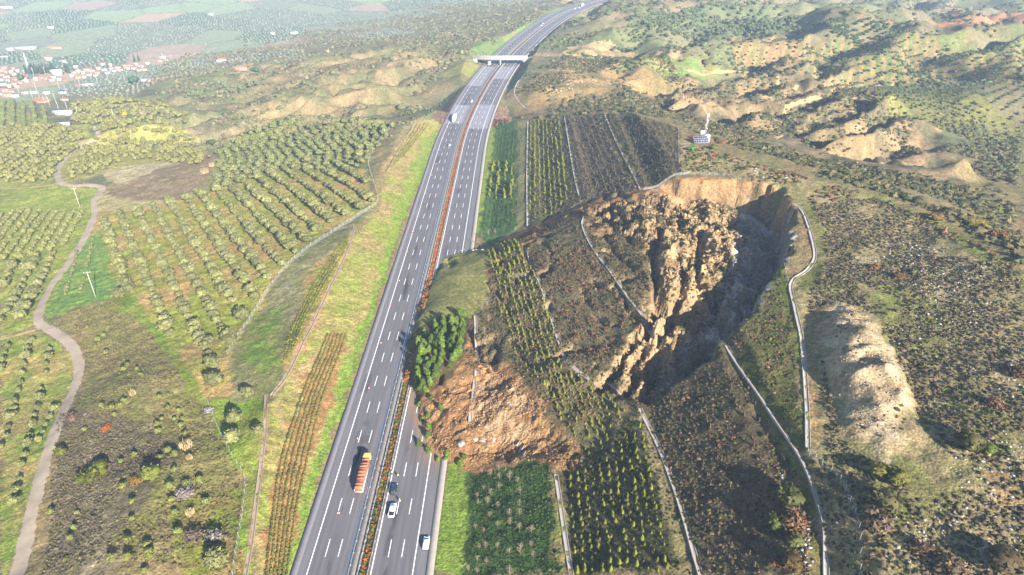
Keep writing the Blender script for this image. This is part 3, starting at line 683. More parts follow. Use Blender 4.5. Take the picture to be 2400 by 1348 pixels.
track("dirt_road", [(20,1400),(55,1290),(100,1100),(150,960),(185,870),(170,815),(130,780),(95,760),(92,730),(120,670),(165,610),(205,545),(222,500),(220,470),(240,442),(215,434),(150,432),(135,405),(150,375),(190,345),(228,320),(228,306),(215,298)], 5.0, MAT_TRACK, lift=.14)
track("farm_path", [(0,440),(60,440),(130,434)], 2.6, MAT_TRACK2)
track("farm_path", [(0,795),(40,785),(85,772)], 2.6, MAT_TRACK2)
track("farm_path", [(228,494),(300,492),(360,486),(430,470)], 2.2, MAT_TRACK2)
track("hill_path", [(1815,325),(1860,300),(1866,285),(1838,268),(1850,250),(1900,232),(1935,226),(1990,210),(2080,200),(2130,192)], 3.4, MAT_TRACK2, lift=.25)
track("hill_path", [(1600,165),(1700,168),(1760,172),(1800,180),(1850,195),(1870,200)], 3.4, MAT_TRACK2, lift=.25)
# ================================================================== PLANTS
def ico(sub):
    bm = bmesh.new(); bmesh.ops.create_icosphere(bm, subdivisions=sub, radius=1.0)
    v = np.array([p.co[:] for p in bm.verts]); f = np.array([[q.index for q in p.verts] for p in bm.faces]); bm.free()
    return v, f
ICO1, ICO2, ICO3 = ico(1), ico(2), ico(3)
def blob(base, seed, amp=.25, fr=3.0):
    v, f = base; r = np.random.default_rng(seed); d = np.zeros(len(v))
    for k in range(5):
        w = r.normal(size=3) * fr; d += np.sin(v @ w + r.uniform(0, 6.3))
    return v * (1 + amp * d / 2.2)[:, None], f
def leaf_tris(centres, normals, size, r, n_each=1):
    """loose leaf sprays: two crossed triangles each"""
    V, Fc = [], []
    for c, nn in zip(centres, normals):
        for _ in range(n_each):
            u = r.normal(size=3); u -= nn * (u @ nn) * .6; u /= np.linalg.norm(u) + 1e-9
            w = np.cross(nn + r.normal(size=3) * .5, u); w /= np.linalg.norm(w) + 1e-9
            s = size * r.uniform(.6, 1.4); k = len(V)
            V += [c - u * s * .5, c + u * s * .5, c + w * s * .9 + nn * s * .35]; Fc.append((k, k + 1, k + 2))
    return np.array(V), np.array(Fc)
def join(parts):
    vs, fs, cs, n = [], [], [], 0
    for v, f, c in parts:
        vs.append(v); fs.append(f + n); cs.append(np.broadcast_to(c, (len(v), 3)) if np.ndim(c) < 2 else c); n += len(v)
    return np.vstack(vs), np.vstack(fs), np.vstack(cs)
def tube(p0, p1, r0, r1, k=5):
    p0, p1 = np.asarray(p0, float), np.asarray(p1, float); d = p1 - p0; d /= np.linalg.norm(d) + 1e-9
    a = np.cross(d, [0.31, .95, .1]); a /= np.linalg.norm(a); b = np.cross(d, a)
    t = np.arange(k) * 2 * math.pi / k; ring = np.cos(t)[:, None] * a + np.sin(t)[:, None] * b
    v = np.vstack([p0 + ring * r0, p1 + ring * r1]); i = np.arange(k); j = (i + 1) % k
    return v, np.vstack([np.stack([i, j, j + k], 1), np.stack([i, j + k, i + k], 1)])
def crown_round(seed, lobes=8, leaves=230, flat=.75, lsize=.30, spread=.55, base=ICO2, lr=(.42, .6)):
    """a broad crown of unequal lobes wrapped in leaf sprays; radius about 1, sits on z 0 .. 1.5"""
    r = np.random.default_rng(seed); parts = []; P, N = [], []
    for k in range(lobes):
        a = k * 2.4 + r.uniform(-.4, .4); q = spread * math.sqrt((k + .5) / lobes)
        c = np.array([math.cos(a) * q, math.sin(a) * q, .62 + r.uniform(-.18, .32) * flat + .2 * (1 - q / spread)])
        s = r.uniform(*lr); v, f = blob(base, seed * 31 + k, .22, 3.2); shade = r.uniform(.78, 1.15)
        parts.append((v * s * [1, 1, flat + .1] + c, f, np.array([shade] * 3)))
        m = leaves // lobes; d = r.normal(size=(m, 3)); d[:, 2] = np.abs(d[:, 2]) * .9 - .25; d /= np.linalg.norm(d, axis=1)[:, None]
        P.append(c + d * s * r.uniform(.9, 1.18, size=(m, 1)) * [1, 1, flat + .1]); N.append(d)
    v, f = leaf_tris(np.vstack(P), np.vstack(N), lsize, r); c = np.repeat(r.uniform(.75, 1.35, size=(len(f), 1)), 3, 0) * np.ones(3)
    parts.append((v, f, c)); return join(parts)
def trunk_mesh(seed, h=.75, r0=.10, limbs=4, reach=.5):
    r = np.random.default_rng(seed); top = np.array([r.uniform(-.08, .08), r.uniform(-.08, .08), h * .55]); parts = [tube((0, 0, -.12), top, r0, r0 * .72, 7)]
    for k in range(limbs):
        a = k * 6.28 / limbs + r.uniform(-.4, .4); e = np.array([math.cos(a) * reach, math.sin(a) * reach, h * 1.25]); m = (top + e) / 2 + [0, 0, .06]
        parts += [tube(top * .95, m, r0 * .6, r0 * .38), tube(m, e, r0 * .38, r0 * .12)]
    return merge(parts)
def conifer(seed, tiers=7, slim=.34, rough=.25, pts=9):
    """pointed young conifer, height 1; ragged drooping tiers"""
    r = np.random.default_rng(seed); parts = []
    for k in range(tiers):
        u = k / tiers; z0 = .06 + .86 * u; z1 = min(z0 + 1.7 / tiers, 1.0) if k < tiers - 1 else 1.0; rad = slim * (1 - u) ** .85 + .03
        t = np.arange(pts * 2) * math.pi / pts + r.uniform(0, 1); q = rad * np.where(np.arange(pts * 2) % 2, .62, 1.0) * r.uniform(1 - rough, 1 + rough, pts * 2)
        ring = np.stack([np.cos(t) * q, np.sin(t) * q, z0 - .03 * np.where(np.arange(pts * 2) % 2, -1, 1) + r.uniform(-.015, .015, pts * 2)], 1)
        v = np.vstack([ring, [[r.uniform(-.02, .02), r.uniform(-.02, .02), z1]], [[0, 0, z0 + .02]]]); i = np.arange(pts * 2); j = (i + 1) % (pts * 2)
        f = np.vstack([np.stack([i, j, np.full_like(i, pts * 2)], 1), np.stack([j, i, np.full_like(i, pts * 2 + 1)], 1)])
        parts.append((v, f, np.array([r.uniform(.75, 1.2)] * 3)))
    return join(parts)
def pine(seed):
    """bushy rounded pine: height 1"""
    r = np.random.default_rng(seed); parts = []; P, N = [], []
    for k in range(9):
        u = k / 8; a = k * 2.4; q = .17 * (1 - u) ** .6 * r.uniform(.7, 1.2); c = np.array([math.cos(a) * q, math.sin(a) * q, .2 + .66 * u]); s = (.235 - .125 * u) * r.uniform(.85, 1.15)
        v, f = blob(ICO2, seed * 17 + k, .25, 3.5); parts.append((v * s * [1, 1, 1.15] + c, f, np.array([r.uniform(.75, 1.15)] * 3)))
        d = r.normal(size=(26, 3)); d /= np.linalg.norm(d, axis=1)[:, None]; P.append(c + d * s * [1, 1, 1.15] * r.uniform(.9, 1.2, size=(26, 1))); N.append(d)
    v, f = leaf_tris(np.vstack(P), np.vstack(N), .085, r); parts.append((v, f, np.repeat(r.uniform(.7, 1.4, size=(len(f), 1)), 3, 0) * np.ones(3)))
    return join(parts)
def bare(seed, n=20, th=.012):
    """leafless young tree, height 1: a stem with many thin rising twigs"""
    r = np.random.default_rng(seed); parts = [tube((0, 0, -.05), (0, 0, .95), th * 1.6, th * .5, 4)]
    for k in range(n):
        z = .2 + .65 * k / n; a = k * 2.4 + r.uniform(-.5, .5); L = (.42 - .28 * k / n) * r.uniform(.7, 1.3)
        e = np.array([math.cos(a) * L * .75, math.sin(a) * L * .75, z + L * .75]); b = np.array([0, 0, z]); m = (b + e) / 2 + [0, 0, .02]
        parts += [tube(b, e, th * .8, th * .25, 3)]
        for s in (-1, 1):
            parts.append(tube(m, m + (e - m) * .8 + np.array([-math.sin(a), math.cos(a), .3]) * s * L * .3, th * .5, th * .2, 3))
    return merge(parts)
def twiggy(seed, n=240):
    """leafless or dry-leaved shrub: a dome of short sprays"""
    r = np.random.default_rng(seed); v, f = blob(ICO2, seed, .3, 3.0); parts = [(v * [.5, .5, .45] + [0, 0, .42], f, np.array([.6] * 3))]
    d = r.normal(size=(n, 3)); d[:, 2] = np.abs(d[:, 2]); d /= np.linalg.norm(d, axis=1)[:, None]
    v, f = leaf_tris(d * r.uniform(.55, 1.0, size=(n, 1)) * [1, 1, .95] + [0, 0, .28], d, .24, r)
    parts.append((v, f, np.repeat(r.uniform(.7, 1.4, size=(len(f), 1)), 3, 0) * np.ones(3))); return join(parts)
def tuft(seed, n=7, base=ICO1, amp=.3):
    r = np.random.default_rng(seed); v, f = blob(base, seed, amp, 2.6); parts = [(v * [1, 1, .75] + [0, 0, .25], f, np.array([r.uniform(.85, 1.1)] * 3))]
    d = r.normal(size=(n, 3)); d[:, 2] = np.abs(d[:, 2]); d /= np.linalg.norm(d, axis=1)[:, None]
    v, f = leaf_tris(d * .85 * [1, 1, .8] + [0, 0, .25], d, .8, r); parts.append((v, f, np.repeat(r.uniform(.8, 1.3, size=(len(f), 1)), 3, 0) * np.ones(3))); return join(parts)
def reed(seed, n=120):
    r = np.random.default_rng(seed); V, Fc = [], []
    for k in range(n):
        a, q = r.uniform(0, 6.28), math.sqrt(r.uniform()) * .8; b = np.array([math.cos(a) * q, math.sin(a) * q, 0]); h = r.uniform(.7, 1.15)
        t = b + [r.uniform(-.25, .25), r.uniform(-.25, .25), h]; m = b * .5 + t * .5; p = r.uniform(0, 6.28); w = np.array([math.cos(p), math.sin(p), 0]) * .035; i = len(V)
        V += [b - w, b + w, m + w * 1.5, t, m - w * 1.5]; Fc += [(i, i + 1, i + 2), (i, i + 2, i + 4), (i + 4, i + 2, i + 3)]
    return np.array(V), np.array(Fc), np.repeat(np.array([.9]), len(V))[:, None] * np.ones(3)

LEAF = mat_tint("leaves", .75, ((1.2, .22), (.35, .30)), random_amt=.16, spec=.2)
SCRUB_MAT = mat_tint("scrub_leaves", .9, ((2.5, .2), (.5, .35)), spec=.1)
BARK = mat_plain("bark", alb(120,104,86), .95, .1, var=.3, size=6)
TWIG = mat_plain("pale_twigs", alb(205,182,160), .9, .1, var=.15, size=4)
ROCK_MAT = mat_tint("bare_rock", .92, ((2.0, .15), (.4, .25)), bump=.5, bsize=.4, spec=.15)
def tmesh(name, t, rgb, mat): return mesh_from(name, t[0], t[1], mat, t[2] * np.asarray(rgb), link=False)
def pmesh(name, t, mat): return mesh_from(name, t[0], t[1], mat, link=False)
OL = alb(146,145,90); OL_Y = alb(172,164,96)
OLIVE_T = [crown_round(s, 8, 300, .8, .26) for s in (3, 5, 8, 13, 21)]
OLIVE_M = [tmesh("crown", t, OL * (1 + .09 * (i - 2)), LEAF) for i, t in enumerate(OLIVE_T)]
OLIVE_TR = [pmesh("trunk", trunk_mesh(s), BARK) for s in (1, 2, 3)]

def put(name, parts, loc, s, rz, label, cat, group=None):
    """a plant: an Empty at the foot with its trunk and crown as children"""
    e = empty(name, loc, rz, label, cat, group); e.scale = s if np.ndim(s) else (s, s, s)
    for pn, me in parts:
        o = bpy.data.objects.new(pn, me); COL.objects.link(o); o.parent = e
    return e
def merged(name, temps, pos, scl, rot, col, mat, label, group=None):
    """many small uncountable plants or stones as one object"""
    Vs, Fs, Cs, n0 = [], [], [], 0; k = rng.integers(0, len(temps), len(pos))
    for i, (tv, tf, tc) in enumerate(temps):
        m = k == i; p, s, a, c = pos[m], scl[m], rot[m], col[m]
        if not len(p): continue
        ca, sa = np.cos(a)[:, None], np.sin(a)[:, None]
        q = tv[None] * s[:, None, :]; v = np.stack([q[..., 0] * ca - q[..., 1] * sa, q[..., 0] * sa + q[..., 1] * ca, q[..., 2]], -1) + p[:, None, :]
        Vs.append(v.reshape(-1, 3)); Fs.append((tf[None] + (np.arange(len(p)) * len(tv))[:, None, None]).reshape(-1, 3) + n0)
        Cs.append((tc[None] * c[:, None, :]).reshape(-1, 3)); n0 += len(p) * len(tv)
    o = mesh_from(name, np.vstack(Vs), np.vstack(Fs), mat, np.vstack(Cs))
    return tag(o, label, None, group, "stuff")
def ground_pts(xy): xy = np.asarray(xy, float).reshape(-1, 2); return np.c_[xy, HT(xy[:, 0], xy[:, 1])]
def jgrid(poly_w, gap, jit=.45, seed=0):
    r = np.random.default_rng(seed); w = np.asarray(poly_w); x0, y0 = w.min(0); x1, y1 = w.max(0)
    gx, gy = np.meshgrid(np.arange(x0, x1, gap), np.arange(y0, y1, gap)); p = np.stack([gx.ravel(), gy.ravel()], 1) + r.uniform(-jit, jit, size=(gx.size, 2)) * gap
    return p[inside(p[:, 0], p[:, 1], w)]
def clear_of(p, polyl, d):
    return p[polydist(p[:, 0], p[:, 1], polyl) > d]
def rows_in(poly_w, d, gap, step, jit=.09, seed=0, skip=.06):
    """planted rows: (x, y, row number, number along the row counted from the near end)"""
    r = np.random.default_rng(seed); w = np.asarray(poly_w); d = np.asarray(d, float); d /= np.hypot(*d); nrm = np.array([d[1], -d[0]])
    u, v = w @ nrm, w @ d; out = []
    for i, a in enumerate(np.arange(u.min() + gap * .4, u.max(), gap)):
        s = np.arange(v.min() + r.uniform(0, step), v.max(), step); s = s + r.uniform(-jit, jit, len(s)) * step
        p = nrm[None] * (a + r.uniform(-jit, jit, len(s)) * gap * .35)[:, None] + d[None] * s[:, None]
        p = p[inside(p[:, 0], p[:, 1], w)]
        if len(p) == 0: continue
        p = p[np.argsort(p[:, 1])]; k = 0
        for q in p:
            k += 1
            if r.uniform() > skip: out.append((q[0], q[1], i + 1, k))
    return out
def wdir(a, b): w = world_poly([a, b]); return w[1] - w[0]

# ---------------------------------------------------------------- olive groves
GROVES = [ # photo polygon, row direction (two photo points), gap, step, crown radius, colour factor, where
 ([(240,520),(365,475),(640,402),(850,396),(872,470),(878,482),(757,543),(636,650),(535,815),(470,900),(480,940),(430,820),(300,690),(262,630)], ((375,495),(512,735)), 9.2, 5.7, 3.0, (1,1,1), "grove beside the wire fence"),
 ([(520,345),(620,303),(930,290),(868,380),(845,396),(640,400),(500,452)], ((560,360),(700,350)), 7.6, 7.2, 3.1, (.92,1,.98), "dense grove beyond the wire fence"),
 ([(0,500),(60,492),(196,500),(170,575),(115,590),(0,600)], ((155,576),(195,507)), 5.6, 3.6, 2.0, (1.2,1.2,1.05), "young hedge-like rows left of the dirt road"),
 ([(0,600),(110,592),(128,600),(108,690),(70,765),(0,770)], ((40,740),(112,600)), 8.6, 7.0, 3.3, (1.2,1.16,1.0), "grove left of the dirt road bend"),
 ([(0,300),(120,296),(200,310),(196,330),(128,395),(118,428),(0,430)], ((40,420),(170,320)), 7.5, 6.5, 3.0, (1.22,1.16,1.0), "pale grove by the dirt road's far end"),
 ([(150,410),(205,345),(245,312),(400,306),(498,368),(470,388),(330,375),(250,400),(170,422)], ((300,370),(420,365)), 8, 6.2, 2.7, (1.2,1.14,1.0), "grove right of the dirt road"),
 ([(252,330),(330,312),(420,312),(484,345),(420,352),(300,348)], ((300,345),(400,335)), 8, 6.0, 2.7, (1.2,1.14,1.0), "grove on the pale knoll beyond the dirt road"),
 ([(170,285),(165,245),(300,232),(390,250),(460,290),(380,302),(250,308)], ((200,290),(300,240)), 8.0, 7.0, 3.1, (1.2,1.14,1.0), "grove behind the white shed"),
 ([(0,240),(60,238),(120,262),(110,292),(0,298)], ((10,295),(14,242)), 8.6, 6, 2.8, (.95,1.05,.9), "green striped grove below the village"),
 ([(0,812),(70,800),(142,812),(140,850),(110,990),(50,1180),(0,1200)], ((60,960),(85,850)), 8.5, 6.0, 1.9, (.92,1.0,.92), "grove at the near left"),
 ([(20,1280),(130,1000),(150,935),(165,905),(120,960),(60,1150),(10,1300)], ((40,1240),(130,1000)), 4.0, 4.6, 1.7, (.92,1.0,.92), "row along the dirt road's near stretch"),
 ([(195,560),(238,552),(228,640),(200,690),(140,700),(160,640)], ((190,690),(212,600)), 6.5, 3.4, 1.2, (.95,1.0,.9), "sapling rows between dirt road and pole"),
]
cand = []
for gi, (pp, dd, gap, step, rad, cf, where) in enumerate(GROVES):
    d = wdir(*dd)
    if d[1] < 0: d = -d
    for x, y, row, k in rows_in(world_poly(pp), d, gap, step, seed=gi + 40, skip=.03):
        cand.append((x, y, row, k, rad * .86 * rng.uniform(.66, 1.22), gi))
_olx = [(505,905,3.4,"standing alone by the end of the wire fence"),(582,930,2.4,"alone right of the wire fence beside the concrete channel"),(552,990,2.8,"right of the wire fence, upper of a close pair"),(548,1035,2.6,"right of the wire fence, lower of a close pair"),
        (607,1015,1.9,"small, touching the left concrete channel"),(510,1325,3.0,"near edge of the scrub, left of the wire fence"),(500,860,3.0,"at the tip of the grove by the fence corner"),(490,810,2.6,"second from the tip of the grove by the fence corner"),(280,700,3.2,"rounded, at the top corner of the scrubby knoll")]
_dist = [math.dist((c[0], c[1], 0), (0, 0, 150)) / c[4] ** .6 for c in cand]
_order = np.argsort(_dist); OL_N = 300 - len(_olx); far_ol = []
for n, i in enumerate(_order):
    x, y, row, k, rad, gi = cand[i]; z = float(HT(x, y)); cf = np.array(GROVES[gi][5])
    if n < OL_N:
        size = "small" if rad < 1.6 else "mid-sized" if rad < 3.0 else "broad"
        put("olive_tree", [("crown", OLIVE_M[(i * 7) % 5]), ("trunk", OLIVE_TR[i % 3])], (x, y, z + rad * .18), (rad * rng.uniform(.8, 1.2), rad * rng.uniform(.8, 1.2), rad * rng.uniform(.8, 1.2)), rng.uniform(0, 6.28),
            f"{size} olive, {ordinal(k)} tree in row {row}, {GROVES[gi][6]}", "olive tree", "olive trees in the groves")
    else: far_ol.append((x, y, z, rad, cf))
for px, py, rad, where in _olx:
    p = onland((px, py))[0]
    put("olive_tree", [("crown", OLIVE_M[int(px) % 5]), ("trunk", OLIVE_TR[0])], (p[0], p[1], p[2] + rad * .18), (rad, rad, rad), rng.uniform(0, 6.28), f"grey-green olive tree {where}", "olive tree", "olive trees in the groves")
OLIVE_LOW = [crown_round(s, 5, 60, .8, .34, base=ICO1, lr=(.48, .65)) for s in (31, 32, 33)]
_f = np.array([(a, b, c + r * .12) for a, b, c, r, q in far_ol]); _r = np.array([q[3] for q in far_ol]); _c = np.array([q[4] for q in far_ol])
merged("grove_foliage", OLIVE_LOW, _f, np.stack([_r, _r, _r * 1.05], 1), rng.uniform(0, 6.28, len(_f)), OL[None] * _c * rng.uniform(.85, 1.2, size=(len(_f), 1)), LEAF,
       "olive groves farther off, rows of round grey-green crowns merging together")

# ---------------------------------------------------------------- conifers on the cut slopes and on the slide
CON = [([(1330,1120),(1395,1070),(1440,1050),(1500,985),(1585,1340),(1350,1348)], ((1400,1340),(1380,1120)), 2.05, 2.0, 1.5, "on the near cut slope"),
       ([(1300,960),(1290,880),(1330,870),(1400,905),(1440,940),(1470,965),(1430,1050),(1390,1080),(1340,1020)], ((1400,1050),(1340,900)), 2.0, 1.9, 1.4, "on the slide's lower flank"),
       ([(1160,640),(1240,590),(1275,700),(1320,850),(1300,930),(1230,870),(1170,740)], ((1230,850),(1180,650)), 2.1, 2.2, 1.45, "on the slide below the slipped channel"),
       ([(1140,590),(1200,560),(1225,590),(1200,650),(1160,660)], ((1190,640),(1170,590)), 2.2, 2.3, 1.8, "at the slide's upper left edge"),
       ([(1242,520),(1241,284),(1312,275),(1335,470),(1300,500)], ((1290,500),(1280,285)), 2.8, 2.8, 1.7, "on the far cut slope above its first bench"),
       ([(1140,460),(1150,380),(1215,380),(1212,470)], ((1180,460),(1185,385)), 4.4, 4.0, 3.0, "on the far grassy slope beside the motorway")]
CY = alb(148,152,54); con = []
for gi, (pp, dd, gap, step, h, where) in enumerate(CON):
    d = wdir(*dd); d = d if d[1] > 0 else -d
    for x, y, row, k in rows_in(world_poly(pp), d, gap, step, jit=.45, seed=gi + 90, skip=.14): con.append((x, y, row, k, h * rng.uniform(.48, 1.3), gi))
CON_M = [tmesh("crown", conifer(s), CY * f, LEAF) for s, f in ((4, 1.0), (6, .85), (9, 1.1))]; CON_TR = pmesh("trunk", tube((0, 0, -.05), (0, 0, .5), .025, .012), BARK)
con.sort(key=lambda c: math.dist((c[0], c[1], 15), (0, 0, 158)) / c[4] ** .5); rest = []
for n, (x, y, row, k, h, gi) in enumerate(con):
    z = float(HT(x, y))
    if n < 300:
        put("conifer_sapling", [("crown", CON_M[n % 3]), ("trunk", CON_TR)], (x, y, z - .05), (h * 1.15, h * 1.15, h), rng.uniform(0, 6.28),
            f"yellow-green young conifer, {ordinal(k)} in row {row}, {CON[gi][5]}", "conifer", "young conifers planted on the cutting")
    else: rest.append((x, y, z, h))
if rest:
    rest = np.array(rest)
    merged("conifer_undergrowth", [conifer(s, 5, .4, .25, 6) for s in (14, 15)], rest[:, :3], np.stack([rest[:, 3] * 1.15, rest[:, 3] * 1.15, rest[:, 3]], 1), rng.uniform(0, 6.28, len(rest)),
           CY[None] * rng.uniform(.75, 1.15, size=(len(rest), 1)), LEAF, "farther rows of small yellow-green conifers on the cut slope")
# pines carried down by the slide
PINE_M = [tmesh("crown", pine(s), alb(104,128,44) * f, LEAF) for s, f in ((4, .95), (7, .72), (9, 1.15))]; PINE_TR = pmesh("trunk", tube((0, 0, -.08), (0, 0, .55), .035, .02, 6), BARK)
pp = [(985,778),(1060,748),(1096,738),(1090,800),(1068,850),(1040,880),(1000,935),(972,918),(978,850)]
for n, (x, y) in enumerate(sorted(map(tuple, jgrid(world_poly(pp), 3.5, .42, 5)), key=lambda q: q[1])):
    z = float(HT(x, y)); h = rng.uniform(2.9, 5.6)
    put("pine_tree", [("crown", PINE_M[n % 3]), ("trunk", PINE_TR)], (x, y, z - .1), (h * .95, h * .95, h), rng.uniform(0, 6.28), f"bright green pine in the clump on the slide, {ordinal(n + 1)} counting up from its near edge", "pine tree", "pines carried down by the slide").rotation_euler = (rng.normal() * .2, rng.normal() * .2 - .1, n)
_sp = [(1036,958),(1004,976),(988,988),(1006,1002),(1004,1018),(984,1046),(1006,1060),(1024,1082),(1045,1077),(1047,1064),(1088,1072),(1077,1088),(1008,934),(980,954)]
for n, p in enumerate(sorted(_sp, key=lambda q: q[0])):
    g = onland(p)[0]; h = rng.uniform(2.0, 2.9)
    e = put("pine_tree", [("crown", PINE_M[n % 3]), ("trunk", PINE_TR)], (g[0], g[1], g[2] - .15), (h * 1.2, h * 1.2, h), n, f"small tilted pine half buried in the slide's tan soil, {ordinal(n + 1)} from the left", "pine tree", "pines carried down by the slide")
    e.rotation_euler = (rng.uniform(-.4, .4), rng.uniform(-.4, .4), n)
# ---------------------------------------------------------------- leafless saplings
BARE_M = [pmesh("crown", bare(s, 16, .011), TWIG) for s in (1, 2, 3)]; BARE_TR = pmesh("trunk", tube((0, 0, -.06), (0, 0, .35), .024, .018, 5), BARK)
_bs = [(1180,670,4.5),(1045,640,3.4),(1105,610,3),(1105,730,3.4),(1045,780,3.6),(1030,840,4),(1100,860,3),(1255,765,3.6),(1250,850,3),(1180,920,3.4),(1250,920,3.4),(1185,985,3.4),(1250,1020,3.6),(1335,1040,3.6),(940,1010,2.6),(955,790,2.6),(960,840,2.6),
       (1015,1150,3.4),(1180,1190,3),(1255,1190,4.6),(1330,1140,3),(1040,930,2.8),(1095,1000,3),(1020,1260,3.2),(1095,1150,3),(955,1240,2.8),(1345,1210,3),(890,1310,3),(955,1325,3),(1180,1335,4),(1000,740,2.6),(1240,690,3),(985,620,2.6),(1110,660,3),(965,1150,2.6),(1000,1040,2.6)]
_bs = [(800 + a / 2.995, 898 + b / 2.995, h) for a, b, h in _bs]
for n, (px, py, h) in enumerate(sorted(_bs, key=lambda q: -q[1])):
    g = onland((px, py + 6))[0]
    put("bare_sapling", [("crown", BARE_M[n % 3]), ("trunk", BARE_TR)], tuple(g), (h, h, h), n * 1.3, f"pale leafless sapling on the dark grassy cut slope, {ordinal(n + 1)} from the near end", "sapling", "leafless saplings on the cut slope")
_b2 = [(1130,735,6),(1142,728,6.5),(1136,790,5),(1145,760,5),(1105,572,4.5),(1120,575,4.5),(1130,560,4.5),(1145,556,4.5),(1160,550,4)]
for n, (px, py, h) in enumerate(_b2):
    g = onland((px, py))[0]
    put("bare_sapling", [("crown", BARE_M[n % 3]), ("trunk", BARE_TR)], tuple(g), (h * .8, h * .8, h), n * 1.7, f"tall bare sapling {'by the broken drain' if n < 4 else 'along the upper rim of the slipped turf'}, {ordinal(n + 1 if n < 4 else n - 3)} from the left", "sapling", "leafless saplings on the slide")
# ---------------------------------------------------------------- single shrubs one can point at
def shrub(px, py, r, h, rgb, label, cat="shrub", kind='twig', name="shrub", group=None, seed=None):
    g = onland((px, py))[0]; s = seed if seed is not None else int(px * 7 + py) % 9
    key = (kind, s, tuple(rgb))
    if key not in SHRUB_CACHE:
        t = twiggy(s + 50) if kind == 'twig' else crown_round(s + 70, 6, 220, .8, .26) if kind == 'leaf' else reed(s + 5)
        SHRUB_CACHE[key] = tmesh("foliage", t, alb(*rgb), LEAF)
    o = put(name, [("foliage", SHRUB_CACHE[key]), ("stem", SHRUB_STEM)], (g[0], g[1], g[2] - .05), (r, r, h), (px * .37) % 6.28, label, cat, group); return o
SHRUB_CACHE = {}; SHRUB_STEM = pmesh("stem", trunk_mesh(9, .5, .06, 3, .3), BARK)
for a in [(1862,1232,3.2,3.2,(150,112,76),"large rust-brown leafy oak shrub between two dark green bushes beside the ditch",'twig'),
          (1845,1175,3.4,3.0,(92,96,48),"dark olive bush just above the rust-brown oak shrub",'leaf'),(1818,1235,2.3,2.2,(96,104,46),"dark green bush left of the rust-brown oak shrub",'leaf'),
          (1862,1275,1.8,1.6,(116,120,56),"small green bush directly below the rust-brown oak shrub",'leaf'),(1860,1330,2.6,2.0,(112,88,44),"dark brown-green bush near the bottom beside the white stones",'leaf'),(1822,1322,1.8,1.5,(120,76,56),"reddish dry bush left of the brown-green one by white stones",'twig'),
          (2055,1230,3.6,3.2,(132,112,88),"big grey-brown twiggy bush right of the near wire fence",'twig'),(2075,1190,3.4,2.8,(98,92,56),"dark olive bush behind the big grey-brown twiggy bush",'leaf'),(2060,1115,2.4,2.2,(126,122,54),"olive-green bush on the rocky hilltop above the big twiggy bush",'leaf'),
          (2100,1130,2.4,2.4,(112,110,46),"dark green bush among white stones right of the fence top",'leaf'),(2270,1045,3.6,2.4,(104,100,52),"wide olive bush on the right hillside beside a bright green one",'leaf'),(2310,1060,1.8,1.7,(112,128,46),"bright green bush at the end of the wide olive bush",'leaf'),
          (2330,950,2.2,1.8,(136,104,78),"rust-red dry bush high on the right hillside",'twig'),(2360,1335,4.0,2.6,(108,92,60),"dark brown bush at the near right corner",'leaf'),(2230,1340,3.4,2.2,(120,100,72),"grey-brown bush at the lower edge of the right hillside",'twig'),
          (2050,630,2.3,1.4,(150,106,74),"rust-orange low bush on the hilltop, left of two",'twig'),(2105,650,2.0,1.4,(150,106,74),"rust-orange low bush on the hilltop, right of two",'twig'),(2195,515,3.0,1.8,(150,118,70),"brown spreading bush on the hill crest",'leaf'),(2290,530,4.2,2.0,(150,132,58),"long yellow-olive thicket on the far hill crest",'leaf'),
          (2345,555,3.0,1.8,(176,120,62),"orange-brown bush at the end of the yellow-olive thicket",'twig'),(2160,1290,2.6,1.8,(126,100,74),"round brown bush among stones on the near right hillside",'twig'),(2380,880,2.6,2.0,(110,84,60),"dark brown bush at the right edge of the hillside",'twig'),
          (1690,335,2.4,1.8,(176,116,78),"orange-brown bush right of the mast cabins",'twig'),(1625,325,2.0,1.6,(170,104,70),"rust bush just left of the mast cabins",'twig'),(1622,352,2.2,1.4,(96,150,70),"vivid green bush below the solar panels",'leaf'),(1672,350,2.6,1.8,(130,130,62),"olive bush right of the solar panels",'leaf'),
          (250,1005,2.0,1.2,(186,116,56),"orange-brown low bush on the scrubby knoll",'twig'),(215,1125,3.6,2.8,(104,108,34),"large dark green evergreen bush on the scrubby knoll",'leaf'),(238,1105,2.6,2.4,(108,112,38),"dark green evergreen bush joined to the largest one's right side",'leaf'),(145,1065,2.2,2.0,(112,112,44),"dark green bush beside the dirt road on the knoll",'leaf'),
          (355,1120,3.0,2.8,(134,140,58),"large yellow-green round bush in the middle of the scrubby knoll",'leaf'),(318,1130,2.0,1.4,(166,124,56),"ochre bush left of the large yellow-green one",'twig'),(435,1160,2.8,2.0,(172,158,148),"pinkish-grey leafless bush on the scrubby knoll",'twig'),
          (455,1260,2.8,2.0,(136,116,96),"brown leafless bush at the knoll's near foot",'twig'),(505,1265,3.0,2.6,(152,138,124),"grey-pink bare tree casting a dark shadow near the wire fence",'twig'),(490,965,1.6,1.4,(200,192,190),"whitish bare bush touching the lower wire fence",'twig'),(170,980,2.2,1.6,(150,118,100),"brown bare bush on the dirt road's right bank",'twig'),
          (315,195,6,5.5,(84,120,80),"big dark round tree standing alone beyond the village",'leaf'),(50,187,4.6,4.6,(84,120,80),"dark round tree among the red roofs of the village",'leaf'),(600,170,5,4,(90,120,76),"dark green tree in the fields beyond the eroded slopes",'leaf'),
          (295,278,2.6,4.5,(190,176,60),"yellow tree by the ravine beyond the groves",'leaf'),(305,282,3,3.5,(84,110,64),"dark tree beside the yellow tree",'leaf'),(498,340,3.4,3.0,(96,104,60),"dark bush at the head of the dirt ravine",'leaf')]:
    nm = "bush" if "bush" in a[5] else "tree" if "tree" in a[5] else "shrub"
